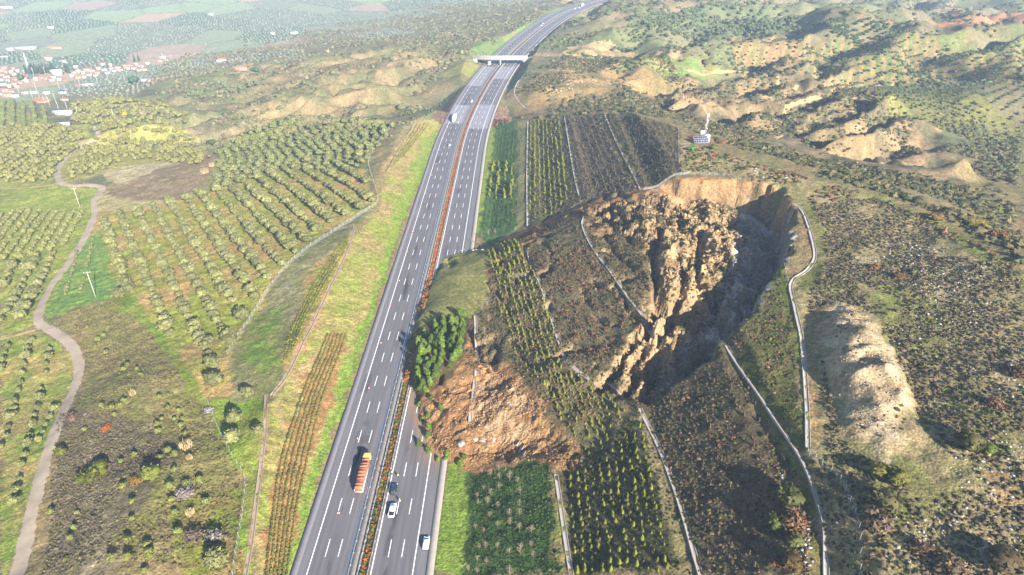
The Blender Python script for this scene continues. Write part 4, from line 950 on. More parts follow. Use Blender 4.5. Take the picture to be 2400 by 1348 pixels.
    shrub(*a[:6], cat=nm, kind=a[6], name=nm)
for px, py, r, h, lab in [(437,1050,2.2,2.8,"largest cream reed clump on the scrubby knoll"),(445,1075,1.1,1.8,"small cream reed clump just below the largest one"),(312,925,1.5,2.2,"cream reed clump at the knoll's far end"),(447,1205,1.4,2.2,"cream reed clump beside the pinkish-grey bush"),(480,405,3.0,3.4,"pale reed clump beside the dirt ravine, lower of two"),(497,390,2.4,3.0,"pale reed clump beside the dirt ravine, upper of two")]:
    shrub(px, py, r, h, (226,200,150), lab, "reeds", 'reed', "reed_clump", "reed clumps on the left")
# young round olives dotted over the scrubby knoll
_k = [(200,1010),(262,960),(240,955),(270,975),(290,945),(285,955),(375,935),(395,930),(395,960),(420,965),(380,985),(370,1000),(410,985),(428,985),(425,1000),(435,1020),(372,1015),(315,1070),(375,1075),(395,1060),(285,1085),(410,1105),(410,1070),(400,1145),(470,1130),(438,1140),(405,1175),(310,1180),(288,1145),(183,1205),(310,1220),(410,1205),
      (345,1280),(350,1300),(350,1310),(300,1270),(262,1315),(175,1240),(340,1342),(230,800),(245,790),(225,815),(255,770),(205,770),(250,830),(300,860),(330,880),(322,868),(290,870),(120,1205),(165,1265),(300,1312),(420,1250),(485,1180)]
YO_M = [tmesh("crown", crown_round(s, 5, 150, .85, .3), alb(146,150,78) * f, LEAF) for s, f in ((91, 1), (92, .88))]
for n, p in enumerate(sorted(_k)):
    g = onland(p)[0]; r = rng.uniform(.8, 1.35)
    put("young_olive", [("crown", YO_M[n % 2]), ("trunk", OLIVE_TR[n % 3])], (g[0], g[1], g[2] + .1), (r, r, r * 1.1), n, f"small round young olive dotted over the scrubby knoll, {ordinal(n + 1)} counting from the left", "young olive", "young olives on the scrubby knoll")
# round brown bushes on the slipped upper terrace
_pp = world_poly([(1250,600),(1370,560),(1440,680),(1490,745),(1440,860),(1345,840),(1290,700)])
for n, (x, y) in enumerate(sorted(map(tuple, jgrid(_pp, 6.2, .45, 3)), key=lambda q: q[1])):
    z = float(HT(x, y)); r = rng.uniform(.7, 1.15); g = alb(150,108,84); key = ('brown', n % 4)
    if key not in SHRUB_CACHE: SHRUB_CACHE[key] = tmesh("foliage", twiggy(n + 400, 160), g * (1 + .1 * (n % 3 - 1)), LEAF)
    put("round_bush", [("foliage", SHRUB_CACHE[key])], (x, y, z - .05), (r, r, r), n, f"round pinkish-brown bush between the slipped drains, {ordinal(n + 1)} counting from the near end", "bush", "round brown bushes on the slipped terrace")

# ---------------------------------------------------------------- ground cover nobody could count
TUFTS = [tuft(s) for s in (1, 2, 3, 4)]
def cover(name, polys, gap, rr, cols, label, seed=0, near=None, flat=.8, thr=None, avoid=()):
    P = []
    for i, q in enumerate(polys): P.append(jgrid(world_poly(q), gap, .48, seed + i))
    p = np.vstack(P); r = np.random.default_rng(seed + 77)
    dens = fbm(p[:, 0], p[:, 1], 14, 3, seed + 3)
    if thr is not None: p = p[dens + r.uniform(-.12, .12, len(p)) > thr]
    for line, d in avoid: p = clear_of(p, world_poly(line), d)
    o = road_off(p[:, 0], p[:, 1]); p = p[(o < L_EDGE - .6) | (o > R_EDGE + .8) | (SLW[np.clip(np.searchsorted(GY, p[:, 1]), 0, len(GY) - 1), np.clip(np.searchsorted(GX, p[:, 0]), 0, len(GX) - 1)] > .5)]
    g = ground_pts(p); n = len(g); s = r.uniform(rr[0], rr[1], n) * (1 + .5 * (r.uniform(size=n) > .93)); ci = r.integers(0, len(cols), n)
    c = np.array([alb(*q) for q in cols])[ci] * r.uniform(.75, 1.25, size=(n, 1)); g[:, 2] -= s * .15
    return merged(name, TUFTS, g, np.stack([s * r.uniform(.8, 1.25, n), s * r.uniform(.8, 1.25, n), s * flat * r.uniform(.75, 1.2, n)], 1), r.uniform(0, 6.28, n), c, SCRUB_MAT, label)
CH_TOP = [(1858,477),(1880,495),(1895,530),(1908,580),(1908,610),(1890,635),(1860,655),(1853,680),(1865,730),(1880,800),(1888,900),(1893,1050)]
CH3 = [(1702,810),(1740,870),(1790,940),(1850,1030),(1890,1095),(1920,1180),(1935,1250),(1938,1380)]
cover("scrub", [[(1900,480),(2050,465),(2200,525),(2330,595),(2400,650),(2620,770),(2620,1440),(1970,1440),(1950,1348),(1915,1150),(1900,1060),(1900,690),(1925,640),(1935,580)]], 1.15, (.28, .66),
      [(122,106,84),(130,114,92),(106,98,72),(116,114,72),(114,100,82)], "low grey-brown and green maquis covering the right hillside", 200, thr=.36, avoid=((CH_TOP, 4.5), ([(1985,735),(2075,1005)], 9.5)))
cover("scrub", [[(1640,345),(1750,378),(1900,418),(2050,460),(1900,480),(1860,470),(1800,430),(1700,412),(1615,400),(1600,360)],[(2050,465),(2200,522),(2330,590),(2400,640),(2400,660),(2200,540)]], 2.2, (.5, 1.1),
      [(126,110,74),(120,124,62),(150,108,80),(104,100,64)], "mixed low scrub on the hill crest by the mast", 240, thr=.42)
cover("undergrowth", [[(1320,1110),(1390,1062),(1500,960),(1640,1348),(1345,1348)]], 1.15, (.22, .48), [(78,84,42),(96,90,52),(110,104,60)], "dark weeds between the conifers on the near cut slope", 260, thr=.36)
cover("undergrowth", [[(1425,935),(1530,938),(1700,812),(1780,922),(1880,1090),(1940,1348),(1648,1345),(1510,968)],[(1705,812),(1762,745),(1832,640),(1862,800),(1880,1050),(1780,915)]], 1.15, (.2, .55),
      [(104,96,66),(128,100,78),(92,92,58),(112,112,60),(140,112,86)], "dry weeds and small bushes over the upper cut slopes", 280, thr=.36, avoid=((CH3, 2.2),))
cover("undergrowth", [[(1150,640),(1230,545),(1300,512),(1380,478),(1480,470),(1560,480),(1545,640),(1500,760),(1450,860),(1420,930),(1380,1000),(1330,1000),(1250,910),(1180,830),(1125,760)]], 1.2, (.2, .55),
      [(104,94,66),(132,104,82),(92,88,56),(116,112,62),(146,112,88)], "dry weeds and low bushes riding on the slipped terraces", 300, thr=.34)
cover("undergrowth", [[(1390,490),(1480,468),(1600,474),(1730,490),(1750,560),(1720,680),(1660,780),(1590,870),(1530,930),(1440,925),(1420,870),(1480,790),(1530,690),(1535,600),(1450,560)]], 1.25, (.25, .7), [(92,88,58),(108,98,66),(104,104,60)], "scrub still clinging to the slide's broken blocks", 310, thr=.50)
cover("undergrowth", [[(1085,850),(1120,760),(1180,860),(1270,930),(1330,1010),(1400,1070),(1395,1112),(1330,1095),(1250,1000),(1180,900)]], 1.3, (.25, .6), [(110,96,66),(128,104,80),(104,104,60),(140,110,84)], "uprooted scrub mixed into the upper part of the slide's toe", 312, thr=.44)
cover("undergrowth", [[(1244,520),(1242,284),(1324,274),(1417,266),(1500,274),(1588,302),(1602,400),(1505,445),(1380,470),(1300,505)]], 1.5, (.25, .65), [(112,104,84),(124,108,86),(104,104,62),(96,92,74)], "dry weeds over the far cut slopes", 320, thr=.35)
cover("undergrowth", [[(1105,1348),(1112,1110),(1285,1085),(1325,1348)],[(1128,540),(1168,295),(1205,290),(1208,525)]], 1.0, (.18, .38), [(78,104,46),(66,92,42),(96,116,58)], "rank dark green grass tufts on the lowest cut slope", 340, thr=.3)
cover("undergrowth", [[(150,735),(275,698),(330,750),(420,880),(490,965),(560,1115),(568,1348),(95,1348),(155,1005),(205,885),(190,805)]], 1.3, (.2, .5), [(132,118,82),(120,116,62),(140,126,80),(116,102,82)], "heathery scrub over the knoll on the left", 360, thr=.40)
cover("undergrowth", [[(140,970),(330,990),(400,1040),(330,1150),(200,1330),(100,1348)]], .95, (.25, .5), [(124,112,92),(112,104,78),(130,116,88)], "dense grey heather on the knoll beside the dirt road", 380, thr=.36)
cover("scrub", [[(1960,700),(2010,690),(2080,790),(2130,930),(2120,1030),(1990,1030),(1945,900)]], 2.6, (.25, .6), [(150,116,84),(126,108,78),(120,118,66)], "thin dry bushes on the pale earth mound", 390, thr=.5)
cover("embankment_shrubs", [[(1044,303),(1030,288),(1080,228),(1118,188),(1130,192),(1098,245)],[(1148,296),(1160,258),(1188,248),(1200,284),(1180,292)]], 1.5, (.5, 1.1), [(176,128,116),(160,118,104),(150,120,92)], "pinkish leafless shrubs on the motorway embankment", 395, thr=.25)
for n, (px, py) in enumerate([(1000,272),(1006,268),(1012,264),(1019,259),(1026,254),(1033,249),(1040,243),(1047,238),(1226,176),(1234,180),(1228,186),(1242,176)]):
    g = onland((px, py))[0]; h = rng.uniform(3.5, 6); put("conifer_tree", [("crown", tmesh("crown", conifer(80 + n % 3, 8, .2, .2, 8), alb(96,122,84), LEAF)), ("trunk", CON_TR)], tuple(g), (h, h, h), n, f"slim blue-green conifer {'in the line by the far embankment' if n < 8 else 'right of the road before the overpass'}, {ordinal(n + 1 if n < 8 else n - 7)} from the left", "conifer", "conifers by the far embankment")
# shrubs of the badlands and the far hills
_w = np.array([(-700, 1500), (-300, 520), (-75, 470), (-75, 700), (-10, 800), (120, 1250), (100, 1500)], float)
def hills_cover(name, poly, gap, rr, cols, label, seed, thr, hmin=-44):
    p = jgrid(poly, gap, .48, seed); z = HT(p[:, 0], p[:, 1]); r = np.random.default_rng(seed)
    keep = (fbm(p[:, 0], p[:, 1], 34, 4, seed + 2) + r.uniform(-.1, .1, len(p)) > thr) & (np.abs(road_off(p[:, 0], p[:, 1])) > 24) & (z > hmin); p = p[keep]
    g = ground_pts(p); n = len(g); s = r.uniform(rr[0], rr[1], n) * (1 + r.uniform(size=n) ** 4 * 1.3); c = np.array([alb(*q) for q in cols])[r.integers(0, len(cols), n)] * r.uniform(.75, 1.25, size=(n, 1)); g[:, 2] -= .1
    merged(name, TUFTS, g, np.stack([s * r.uniform(.8, 1.3, n), s * r.uniform(.8, 1.3, n), s * .85], 1), r.uniform(0, 6.28, n), c, SCRUB_MAT, label)
hills_cover("scrub", _w, 4.2, (.7, 1.7), [(140,140,100),(124,130,92),(150,140,106),(136,122,98)], "dark bushes dotted over the eroded hills left of the motorway", 400, .52)
hills_cover("scrub", world_poly([(1185,262),(1240,175),(1330,130),(1560,125),(1600,185),(1900,168),(2050,215),(2400,300),(2400,620),(2200,500),(2050,448),(1900,408),(1700,352),(1640,330),(1560,285),(1400,262),(1240,282)]), 2.6, (.5, 1.3),
            [(104,104,66),(118,110,78),(92,100,62),(126,116,80)], "bushes over the gullied slopes right of the motorway", 420, .475)
hills_cover("scrub", np.array([(20, 790), (180, 640), (560, 480), (900, 700), (900, 1500), (180, 1500), (120, 1100)], float), 7, (1.0, 2.2), [(112,122,80),(100,112,72),(126,120,84)], "bushes over the farthest right-hand hills", 440, .52)
# rows of young trees across the right-hand hills (each only a dot)
def dots(name, px, dd, gap, step, rr, rgb, label, seed, skip=.1):
    q = rows_in(world_poly(px), wdir(*dd), gap, step, .2, seed, skip); p = ground_pts([(a, b) for a, b, *_ in q]); r = np.random.default_rng(seed); s = r.uniform(*rr, len(p)); p[:, 2] += s * .1
    merged(name, OLIVE_LOW, p, np.stack([s, s, s], 1), r.uniform(0, 6.28, len(p)), alb(*rgb)[None] * r.uniform(.85, 1.15, size=(len(p), 1)), LEAF, label)
dots("orchard_foliage", [(1900,172),(2040,212),(2080,235),(2320,240),(2400,300),(2400,125),(2200,105),(2000,105),(1890,110)], ((2000,200),(2300,120)), 8.5, 4.6, (.95, 1.5), (100,112,70), "rows of small young olives across the far right hillside", 460)
dots("orchard_foliage", [(2050,225),(2200,235),(2320,255),(2330,330),(2260,320),(2120,280),(2040,262),(1990,235)], ((2060,240),(2280,320)), 7, 4.6, (.9, 1.35), (140,144,86), "rows of small pale olives on the rounded right-hand hill", 470)
dots("orchard_foliage", [(2260,250),(2400,300),(2400,420),(2330,400),(2240,320)], ((2270,270),(2380,400)), 8, 5.5, (.9, 1.3), (140,150,104), "scattered pale young olives in the shaded valley", 475, .2)
dots("orchard_foliage", [(1480,40),(1560,15),(1850,28),(1870,55),(1800,78),(1600,85),(1500,100),(1460,80)], ((1500,80),(1640,30)), 8.5, 7.5, (2.4, 3.3), (124,136,92), "dense olive rows on the far hill above the motorway", 480)
dots("orchard_foliage", [(1420,120),(1480,90),(1560,60),(1640,60),(1600,100),(1500,120)], ((1430,110),(1600,70)), 9, 7.5, (2.2, 3.0), (116,130,86), "dark tree belt curving over the far hill", 485, .15)
dots("orchard_foliage", [(1700,105),(1790,75),(1900,92),(1880,150),(1800,168),(1720,165)], ((1700,150),(1800,90)), 7.5, 5, (.9, 1.5), (96,106,66), "tiny olives in ploughed rows on a far knoll", 488)
dots("orchard_foliage", [(1900,60),(2000,50),(2110,66),(2120,90),(2000,100),(1950,90)], ((1900,80),(2100,70)), 6, 5, (1.5, 2.8), (84,100,58), "dark pines along the far hill's skyline", 490, .25)
# thin saplings in lines on the far plots, each throwing a long shadow
for sd_, px_, dd_, gp_, st_, hh_, rgb_, lb_ in [(510, [(1326,274),(1417,266),(1500,440),(1385,468),(1364,452)], ((1450,440),(1380,275)), 3.4, 3.0, (1.2, 2.2), (128,110,92), "leafless brown saplings in lines on the third far plot"),
        (512, [(1420,266),(1500,274),(1588,302),(1602,400),(1508,440)], ((1560,400),(1500,280)), 3.6, 3.2, (1.2, 2.2), (116,108,84), "leafless brown saplings in lines on the uppermost far plot"),
        (514, [(1128,535),(1166,296),(1220,290),(1222,525)], ((1175,520),(1195,295)), 2.6, 2.3, (.9, 1.6), (92,120,66), "small green plants in lines on the lowest far plot"),
        (516, [(1520,960),(1560,945),(1700,830),(1775,930),(1870,1095),(1925,1340),(1655,1340)], ((1800,1300),(1660,900)), 4.2, 4.0, (1.0, 1.9), (130,110,84), "thin brown saplings over the near upper cut slope"),
        (518, [(1250,600),(1370,560),(1440,680),(1490,745),(1440,860),(1345,840),(1290,700)], ((1400,830),(1330,590)), 3.4, 3.2, (.9, 1.7), (122,100,80), "thin brown saplings on the slipped middle terrace"),
        (520, [(1390,520),(1470,490),(1540,520),(1535,640),(1515,730),(1450,650)], ((1500,720),(1440,520)), 3.2, 3.0, (.9, 1.7), (112,100,72), "thin brown saplings on the slipped upper terrace")]:
    q = rows_in(world_poly(px_), wdir(*dd_), gp_, st_, .35, sd_, .15); p = ground_pts([(a, b) for a, b, *_ in q]); r = np.random.default_rng(sd_); s = r.uniform(*hh_, len(p)); p[:, 2] -= .05
    merged("sapling_undergrowth", [conifer(k, 4, .3, .4, 4) for k in (3, 4, 5)], p, np.stack([s * .9, s * .9, s], 1), r.uniform(0, 6.28, len(p)), alb(*rgb_)[None] * r.uniform(.75, 1.2, size=(len(p), 1)), SCRUB_MAT, lb_)
dots("orchard_foliage", [(540,285),(640,250),(640,262),(560,300)], ((545,290),(635,255)), 8, 6, (1.5, 2), (118,126,74), "short rows of trees at the foot of the eroded slope", 492)
dots("orchard_foliage", [(420,215),(560,185),(640,180),(640,205),(560,225),(440,240)], ((430,230),(600,190)), 9, 7, (2, 2.6), (124,132,90), "olive rows below the eroded hills", 494, .25)
# the far plain: rows of trees in the plots that carry trees
_p = np.array([(-1300, 1900), (-900, 860), (-300, 700), (0, 900), (60, 1200), (60, 1900)], float)
_q = rows_in(_p, (0.28, .96), 10.5, 8.0, .15, 500, .04); _xy = np.array([(a, b) for a, b, *_ in _q])
_id, _e1, _e2 = cells(_xy[:, 0] * .96 + _xy[:, 1] * .28, (_xy[:, 1] * .96 - _xy[:, 0] * .28) * .62, 82, 5); _pi = (np.clip(_id, 0, .9999) * 10).astype(int)
_k = np.isin(_pi, (0, 1, 2, 5, 6)) & (HT(_xy[:, 0], _xy[:, 1]) < -22) | ((_e2 - _e1 < 4) & (rng.uniform(size=len(_xy)) < .7) & (HT(_xy[:, 0], _xy[:, 1]) < -22)); _xy = _xy[_k]
_g = ground_pts(_xy); _s = rng.uniform(1.3, 2.4, len(_g))
merged("plain_groves", [tuft(s, 3) for s in (31, 32)], _g, np.stack([_s, _s, _s], 1), rng.uniform(0, 6.28, len(_g)), alb(146,152,134)[None] * rng.uniform(.8, 1.2, size=(len(_g), 1)), SCRUB_MAT, "olive groves patterning the far plain in rows")  # crown colour paled as well, distance haze put into the tint
# ---------------------------------------------------------------- stones and rubble
def stones(name, poly, gap, rr, cols, label, seed, thr=None, flat=.6, wxy=False):
    p = jgrid(np.asarray(poly, float) if wxy else world_poly(poly), gap, .5, seed); r = np.random.default_rng(seed)
    if thr is not None: p = p[fbm(p[:, 0], p[:, 1], 11, 3, seed) + r.uniform(-.06, .06, len(p)) > thr]
    g = ground_pts(p); n = len(g); s = rr[0] + (rr[1] - rr[0]) * r.uniform(size=n) ** 3; c = np.array([alb(*q) for q in cols])[r.integers(0, len(cols), n)] * r.uniform(.8, 1.1, size=(n, 1)); g[:, 2] += s * .1
    T = []
    for k in range(3):
        v, f = ICO1; rr_ = np.random.default_rng(seed + k); T.append((v * rr_.uniform(.6, 1.25, size=(len(v), 1)), f, np.ones((len(v), 3))))
    merged(name, T, g, np.stack([s * r.uniform(.7, 1.4, n), s * r.uniform(.7, 1.4, n), s * flat * r.uniform(.7, 1.3, n)], 1), r.uniform(0, 6.28, n), c, ROCK_MAT, label)
stones("limestone_gravel", [(1960,560),(2200,560),(2400,660),(2400,1348),(2020,1348),(1990,1150),(2150,1050),(2140,900),(2060,720)], 1.3, (.1, .55), [(216,206,194),(196,186,176),(208,192,176)], "white limestone stones scattered through the hillside scrub", 600, .58)
stones("limestone_gravel", [(1965,720),(2010,700),(2075,800),(2125,930),(2110,1020),(2010,1020),(1955,900)], 1.0, (.08, .4), [(222,200,166),(190,166,130)], "pale stones on the earth mound", 605, .45)
stones("limestone_gravel", [(1810,1080),(1870,1160),(1895,1200),(1910,1300),(1900,1348),(1850,1348),(1880,1220),(1850,1150),(1820,1110)], .8, (.15, .6), [(226,222,220),(206,200,200)], "white stone heap along the near ditch", 610, .40)
stones("limestone_gravel", [(1640,360),(1780,385),(1850,420),(1760,425),(1650,390)], 1.8, (.15, .8), [(226,214,202),(206,192,178)], "white stones on the crest by the mast", 620, .5)
stones("limestone_gravel", [(1250,190),(1330,175),(1400,185),(1380,225),(1290,225)], 3, (.4, 1.6), [(226,196,160),(200,170,130)], "pale boulders on the slope right of the motorway", 630, .5)
stones("rubble", TOEZ, .7, (.08, .42), [(212,162,108),(190,140,92),(222,180,130),(170,124,84)], "broken earth and clods of the slide's toe", 640, .36)
stones("rubble", [(1130,900),(1190,890),(1260,950),(1250,1000),(1180,1040),(1120,1060),(1110,980)], .75, (.1, .5), [(206,174,134),(186,150,112)], "pale broken rock in the slide's toe", 650, .36)
stones("rubble", [(1400,490),(1600,475),(1720,490),(1730,560),(1690,690),(1640,790),(1540,930),(1450,920),(1440,860),(1500,770),(1550,650),(1540,590)], 1.0, (.12, .85), [(222,186,138),(190,150,106),(160,130,96),(206,172,130)], "broken rock along the slide's torn ridge", 660, .42, flat=.9)
stones("rubble", [(1740,480),(1850,490),(1855,590),(1800,680),(1700,800),(1600,890),(1530,940),(1570,860),(1650,770),(1700,650)], 1.5, (.2, 1.2), [(190,180,164),(160,150,134)], "grey broken rock on the floor of the graben", 670, .45)
stones("rubble", [(955,860),(985,1010),(1012,1066),(1050,1098),(1100,1106),(1160,1090),(1000,1000),(975,930)], .9, (.08, .35), [(206,156,104),(186,140,92)], "clods spilled along the toe's edge", 680, .3)
# ================================================================== BUILT THINGS
def boxv(c, s, taper=(1, 1)):
    """box centred at c with size s; the top may be narrowed"""
    cx, cy, cz = c; x, y, z = np.asarray(s) / 2
    v = np.array([(-x, -y, -z), (x, -y, -z), (x, y, -z), (-x, y, -z), (-x * taper[0], -y * taper[1], z), (x * taper[0], -y * taper[1], z), (x * taper[0], y * taper[1], z), (-x * taper[0], y * taper[1], z)]) + np.array(c)
    return v, np.array([(0, 3, 2, 1), (4, 5, 6, 7), (0, 1, 5, 4), (1, 2, 6, 5), (2, 3, 7, 6), (3, 0, 4, 7)])
def quad(a, b, c, d): return np.array([a, b, c, d], float), np.array([(0, 1, 2, 3)])
def cyl(p0, p1, r0, r1=None, k=8):
    """closed tube in quads (caps are fans of quads)"""
    r1 = r0 if r1 is None else r1; p0, p1 = np.asarray(p0, float), np.asarray(p1, float); d = p1 - p0; d /= np.linalg.norm(d) + 1e-9
    a = np.cross(d, [0.31, .2, .93] if abs(d[2]) < .9 else [1, 0.1, 0]); a /= np.linalg.norm(a); b = np.cross(d, a)
    t = np.arange(k) * 2 * math.pi / k; ring = np.cos(t)[:, None] * a + np.sin(t)[:, None] * b
    v = np.vstack([p0 + ring * r0, p1 + ring * r1, [p0], [p1]]); i = np.arange(k); j = (i + 1) % k; h = np.arange(0, k, 2)
    f = np.vstack([np.stack([i, j, j + k, i + k], 1), np.stack([np.full_like(h, 2 * k), (h + 2) % k, (h + 1) % k, h], 1), np.stack([np.full_like(h, 2 * k + 1), h + k, (h + 1) % k + k, (h + 2) % k + k], 1)])
    return v, f
def part(name, geo, mat, parent, smooth=False):
    v, f = geo if isinstance(geo, tuple) else merge(geo)
    return mesh_from(name, v, f, mat, smooth=smooth, parent=parent)
def loft(secs, n=12, e=3.2):
    """rounded-box hull through sections (y, half width, z0, z1)"""
    t = np.arange(n) * 2 * math.pi / n + math.pi / n; cx, sx = np.cos(t), np.sin(t)
    q = lambda a: np.sign(a) * np.abs(a) ** (2 / e); rings = [np.stack([q(cx) * hw, np.full(n, y), (z0 + z1) / 2 + q(sx) * (z1 - z0) / 2], 1) for y, hw, z0, z1 in secs]
    v = np.vstack(rings); m = len(secs); i = np.arange(n); j = (i + 1) % n
    f = np.vstack([np.stack([i + k * n, j + k * n, j + (k + 1) * n, i + (k + 1) * n], 1) for k in range(m - 1)])
    c0, c1 = v[:n].mean(0), v[-n:].mean(0); v = np.vstack([v, [c0, c1]]); h = np.arange(0, n, 2)
    f = np.vstack([f, np.stack([np.full_like(h, n * m), (h + 2) % n, (h + 1) % n, h], 1), np.stack([np.full_like(h, n * m + 1), h + n * (m - 1), (h + 1) % n + n * (m - 1), (h + 2) % n + n * (m - 1)], 1)])
    return v, f
def copy_tree(o, parent=None):
    c = o.copy(); COL.objects.link(c)
    if parent is not None: c.parent = parent
    for ch in [k for k in o.children]: copy_tree(ch, c)
    return c

WHITE_PAINT = mat_plain("white_car_paint", (.78, .79, .80), .3, .5, var=.03, coat=.5)
DARK_PAINT = mat_plain("dark_car_paint", (.015, .03, .03), .3, .5, var=.05, coat=.5)
SILVER = mat_plain("silver_car_paint", (.45, .47, .50), .35, .5, metal=.3, var=.04)
YELLOW = mat_plain("yellow_lorry_paint", (.70, .46, .06), .45, .5, var=.08, coat=.2)
GLASS = mat_plain("dark_glass", (.02, .03, .04), .08, .6, var=.1)
RUBBER = mat_plain("rubber", (.02, .02, .02), .9, .1, var=.2)
RED_LAMP = mat_plain("red_lamp", (.35, .02, .02), .3, .5, var=.1); CLEAR_LAMP = mat_plain("clear_lamp", (.7, .7, .68), .15, .6, var=.05)
BLACK_PLASTIC = mat_plain("black_plastic", (.03, .03, .03), .7, .2, var=.2)
BRICK = None
def wheel(parent, x, y, r=.33, w=.22, mat=None):
    s = 1 if x > 0 else -1
    t = part("wheel", cyl((x - w / 2, y, r), (x + w / 2, y, r), r, k=14), RUBBER, parent)
    part("rim", cyl((x + s * (w / 2 - .02), y, r), (x + s * (w / 2 + .012), y, r), r * .62, k=10), SILVER, t)
def car(name, kind, paint, loc, rz, label, cat, group=None):
    root = empty(name, loc, rz, label, cat, group); W = .9
    if kind == 'pickup':
        part("body", loft([(-2.62, .80, .45, .72), (-2.55, .88, .36, .80), (-1.2, .92, .30, .82), (.2, .93, .30, .86), (1.2, .92, .30, .92), (2.2, .89, .34, .90), (2.6, .80, .42, .78)]), paint, root, True)
        part("cabin", loft([(-.55, .80, .75, 1.05), (-.42, .78, .78, 1.66), (.55, .76, .78, 1.70), (1.0, .78, .78, 1.50), (1.45, .84, .78, .98)], 12, 3.8), paint, root, True)
        part("side_panel", [boxv((.86, -1.55, .97), (.10, 2.0, .34)), boxv((-.86, -1.55, .97), (.10, 2.0, .34)), boxv((0, -.62, .97), (1.62, .10, .34))], paint, root)
        part("tailgate", boxv((0, -2.56, .96), (1.82, .09, .36)), paint, root)
        part("bed_liner", boxv((0, -1.55, .815), (1.60, 1.75, .03)), BLACK_PLASTIC, root)
        part("windscreen", quad((-.70, 1.43, 1.02), (.70, 1.43, 1.02), (.64, 1.02, 1.54), (-.64, 1.02, 1.54)), GLASS, root); part("rear_window", quad((-.62, -.535, 1.08), (-.62, -.44, 1.55), (.62, -.44, 1.55), (.62, -.535, 1.08)), GLASS, root)
        for s in (1, -1): part("side_window", boxv((s * .785, .35, 1.32), (.02, 1.35, .38), (1, .8)), GLASS, root)
        L = 2.6
    else:
        H = 1.50 if kind == 'hatch' else 1.72
        part("body", loft([(-2.12, .72, .42, .84), (-2.02, .84, .32, .98), (-1.2, .90, .26, 1.0), (.4, .91, .26, .98), (1.2, .90, .26, .95), (1.85, .85, .30, .84), (2.12, .72, .36, .70)]), paint, root, True)
        part("cabin", loft([(-2.0, .72, .85, 1.02), (-1.72, .70, .85, H - .05), (-.6, .70, .85, H), (.3, .70, .85, H - .04), (.62, .71, .85, H - .14), (1.22, .80, .85, .98)], 12, 3.8), paint, root, True)
        part("windscreen", quad((-.68, 1.19, 1.01), (.68, 1.19, 1.01), (.60, .63, H - .13), (-.60, .63, H - .13)), GLASS, root); part("rear_window", quad((-.60, -2.0, 1.06), (-.56, -1.77, H - .12), (.56, -1.77, H - .12), (.60, -2.0, 1.06)), GLASS, root)
        for s in (1, -1): part("side_window", boxv((s * .715, -.5, (H + 1.0) / 2), (.02, 2.1, H - 1.12), (1, .82)), GLASS, root)
        part("bumper", boxv((0, -2.10, .42), (1.5, .10, .22)), BLACK_PLASTIC, root)
        L = 2.12
    for x in (-.80, .80):
        for y in (-L * .64, L * .64): wheel(root, x, y)
        part("headlight", boxv((x * .85, L - .06, .68), (.30, .10, .14)), CLEAR_LAMP, root); part("taillight", boxv((x * .92, -L + .03, .82), (.18, .10, .26)), RED_LAMP, root)
        part("mirror", boxv((x * 1.2, .85 if kind != 'pickup' else 1.05, 1.05), (.18, .10, .14)), paint, root)
    return root
def on_road(px, py): p = atz(px, py, .012); return p
def road_dir(y): return -math.atan(float(np.interp(y, CLY, CLS)))
def put_car(name, kind, paint, px, py, label, cat, flip=False, group=None):
    p = on_road(px, py); return car(name, kind, paint, tuple(p), road_dir(p[1]) + (math.pi if flip else 0), label, cat, group)
put_car("pickup_truck", 'pickup', WHITE_PAINT, 920, 1199, "white pickup truck with open cargo bed stopped by the central hedge", "pickup truck")
put_car("dark_car", 'suv', DARK_PAINT, 924, 1150, "dark green-black car stopped between two hi-vis workers and the white pickup", "car")
put_car("hatchback_car", 'hatch', WHITE_PAINT, 999, 1276, "white hatchback parked on the hard shoulder of the blocked carriageway", "car")
put_car("far_car", 'hatch', SILVER, 1054, 342, "small bluish car driving on the open carriageway behind the white lorry", "car")
put_car("far_car", 'hatch', WHITE_PAINT, 1106, 239, "small white car just beyond the pale road length, before the overpass", "car", True)
put_car("far_car", 'suv', WHITE_PAINT, 1269, 61, "white car on the far bend beyond the overpass, right lane", "car", True)
put_car("far_car", 'suv', SILVER, 1272, 56, "silver car on the far bend beyond the overpass, ahead of a white one", "car", True)
put_car("far_car", 'suv', WHITE_PAINT, 1348, 22, "white car on the farthest bend, nearer of two", "car", True); put_car("far_car", 'hatch', WHITE_PAINT, 1358, 19, "white car on the farthest bend, farther of two", "car", True)
def van(px, py, label, cat="van", name="white_van", L=6.5, H=2.9, flip=True):
    p = on_road(px, py); root = empty(name, tuple(p), road_dir(p[1]) + (math.pi if flip else 0), label, cat)
    part("cargo_box", boxv((0, -.6, .7 + H / 2 - .3), (2.35, L - 1.8, H - .5)), WHITE_PAINT, root); part("cab", loft([(L / 2 - 1.45, 1.12, .5, 2.5), (L / 2 - .5, 1.12, .5, 2.45), (L / 2 - .1, 1.08, .5, 1.5), (L / 2 + .1, 1.0, .55, 1.2)]), WHITE_PAINT, root, True)
    part("windscreen", quad((-.95, L / 2 + .02, 1.5), (.95, L / 2 + .02, 1.5), (.9, L / 2 - .42, 2.36), (-.9, L / 2 - .42, 2.36)), GLASS, root); part("chassis", boxv((0, -.4, .56), (2.0, L - .8, .24)), BLACK_PLASTIC, root)
    for x in (-1.0, 1.0):
        for y in (-L * .3, L * .32): wheel(root, x, y, .45, .28)
    return root
van(1147, 152, "white van coming out from under the overpass"); van(1365, 15, "white box lorry on the farthest bend of the motorway", "lorry", "box_lorry", 9, 3.6)
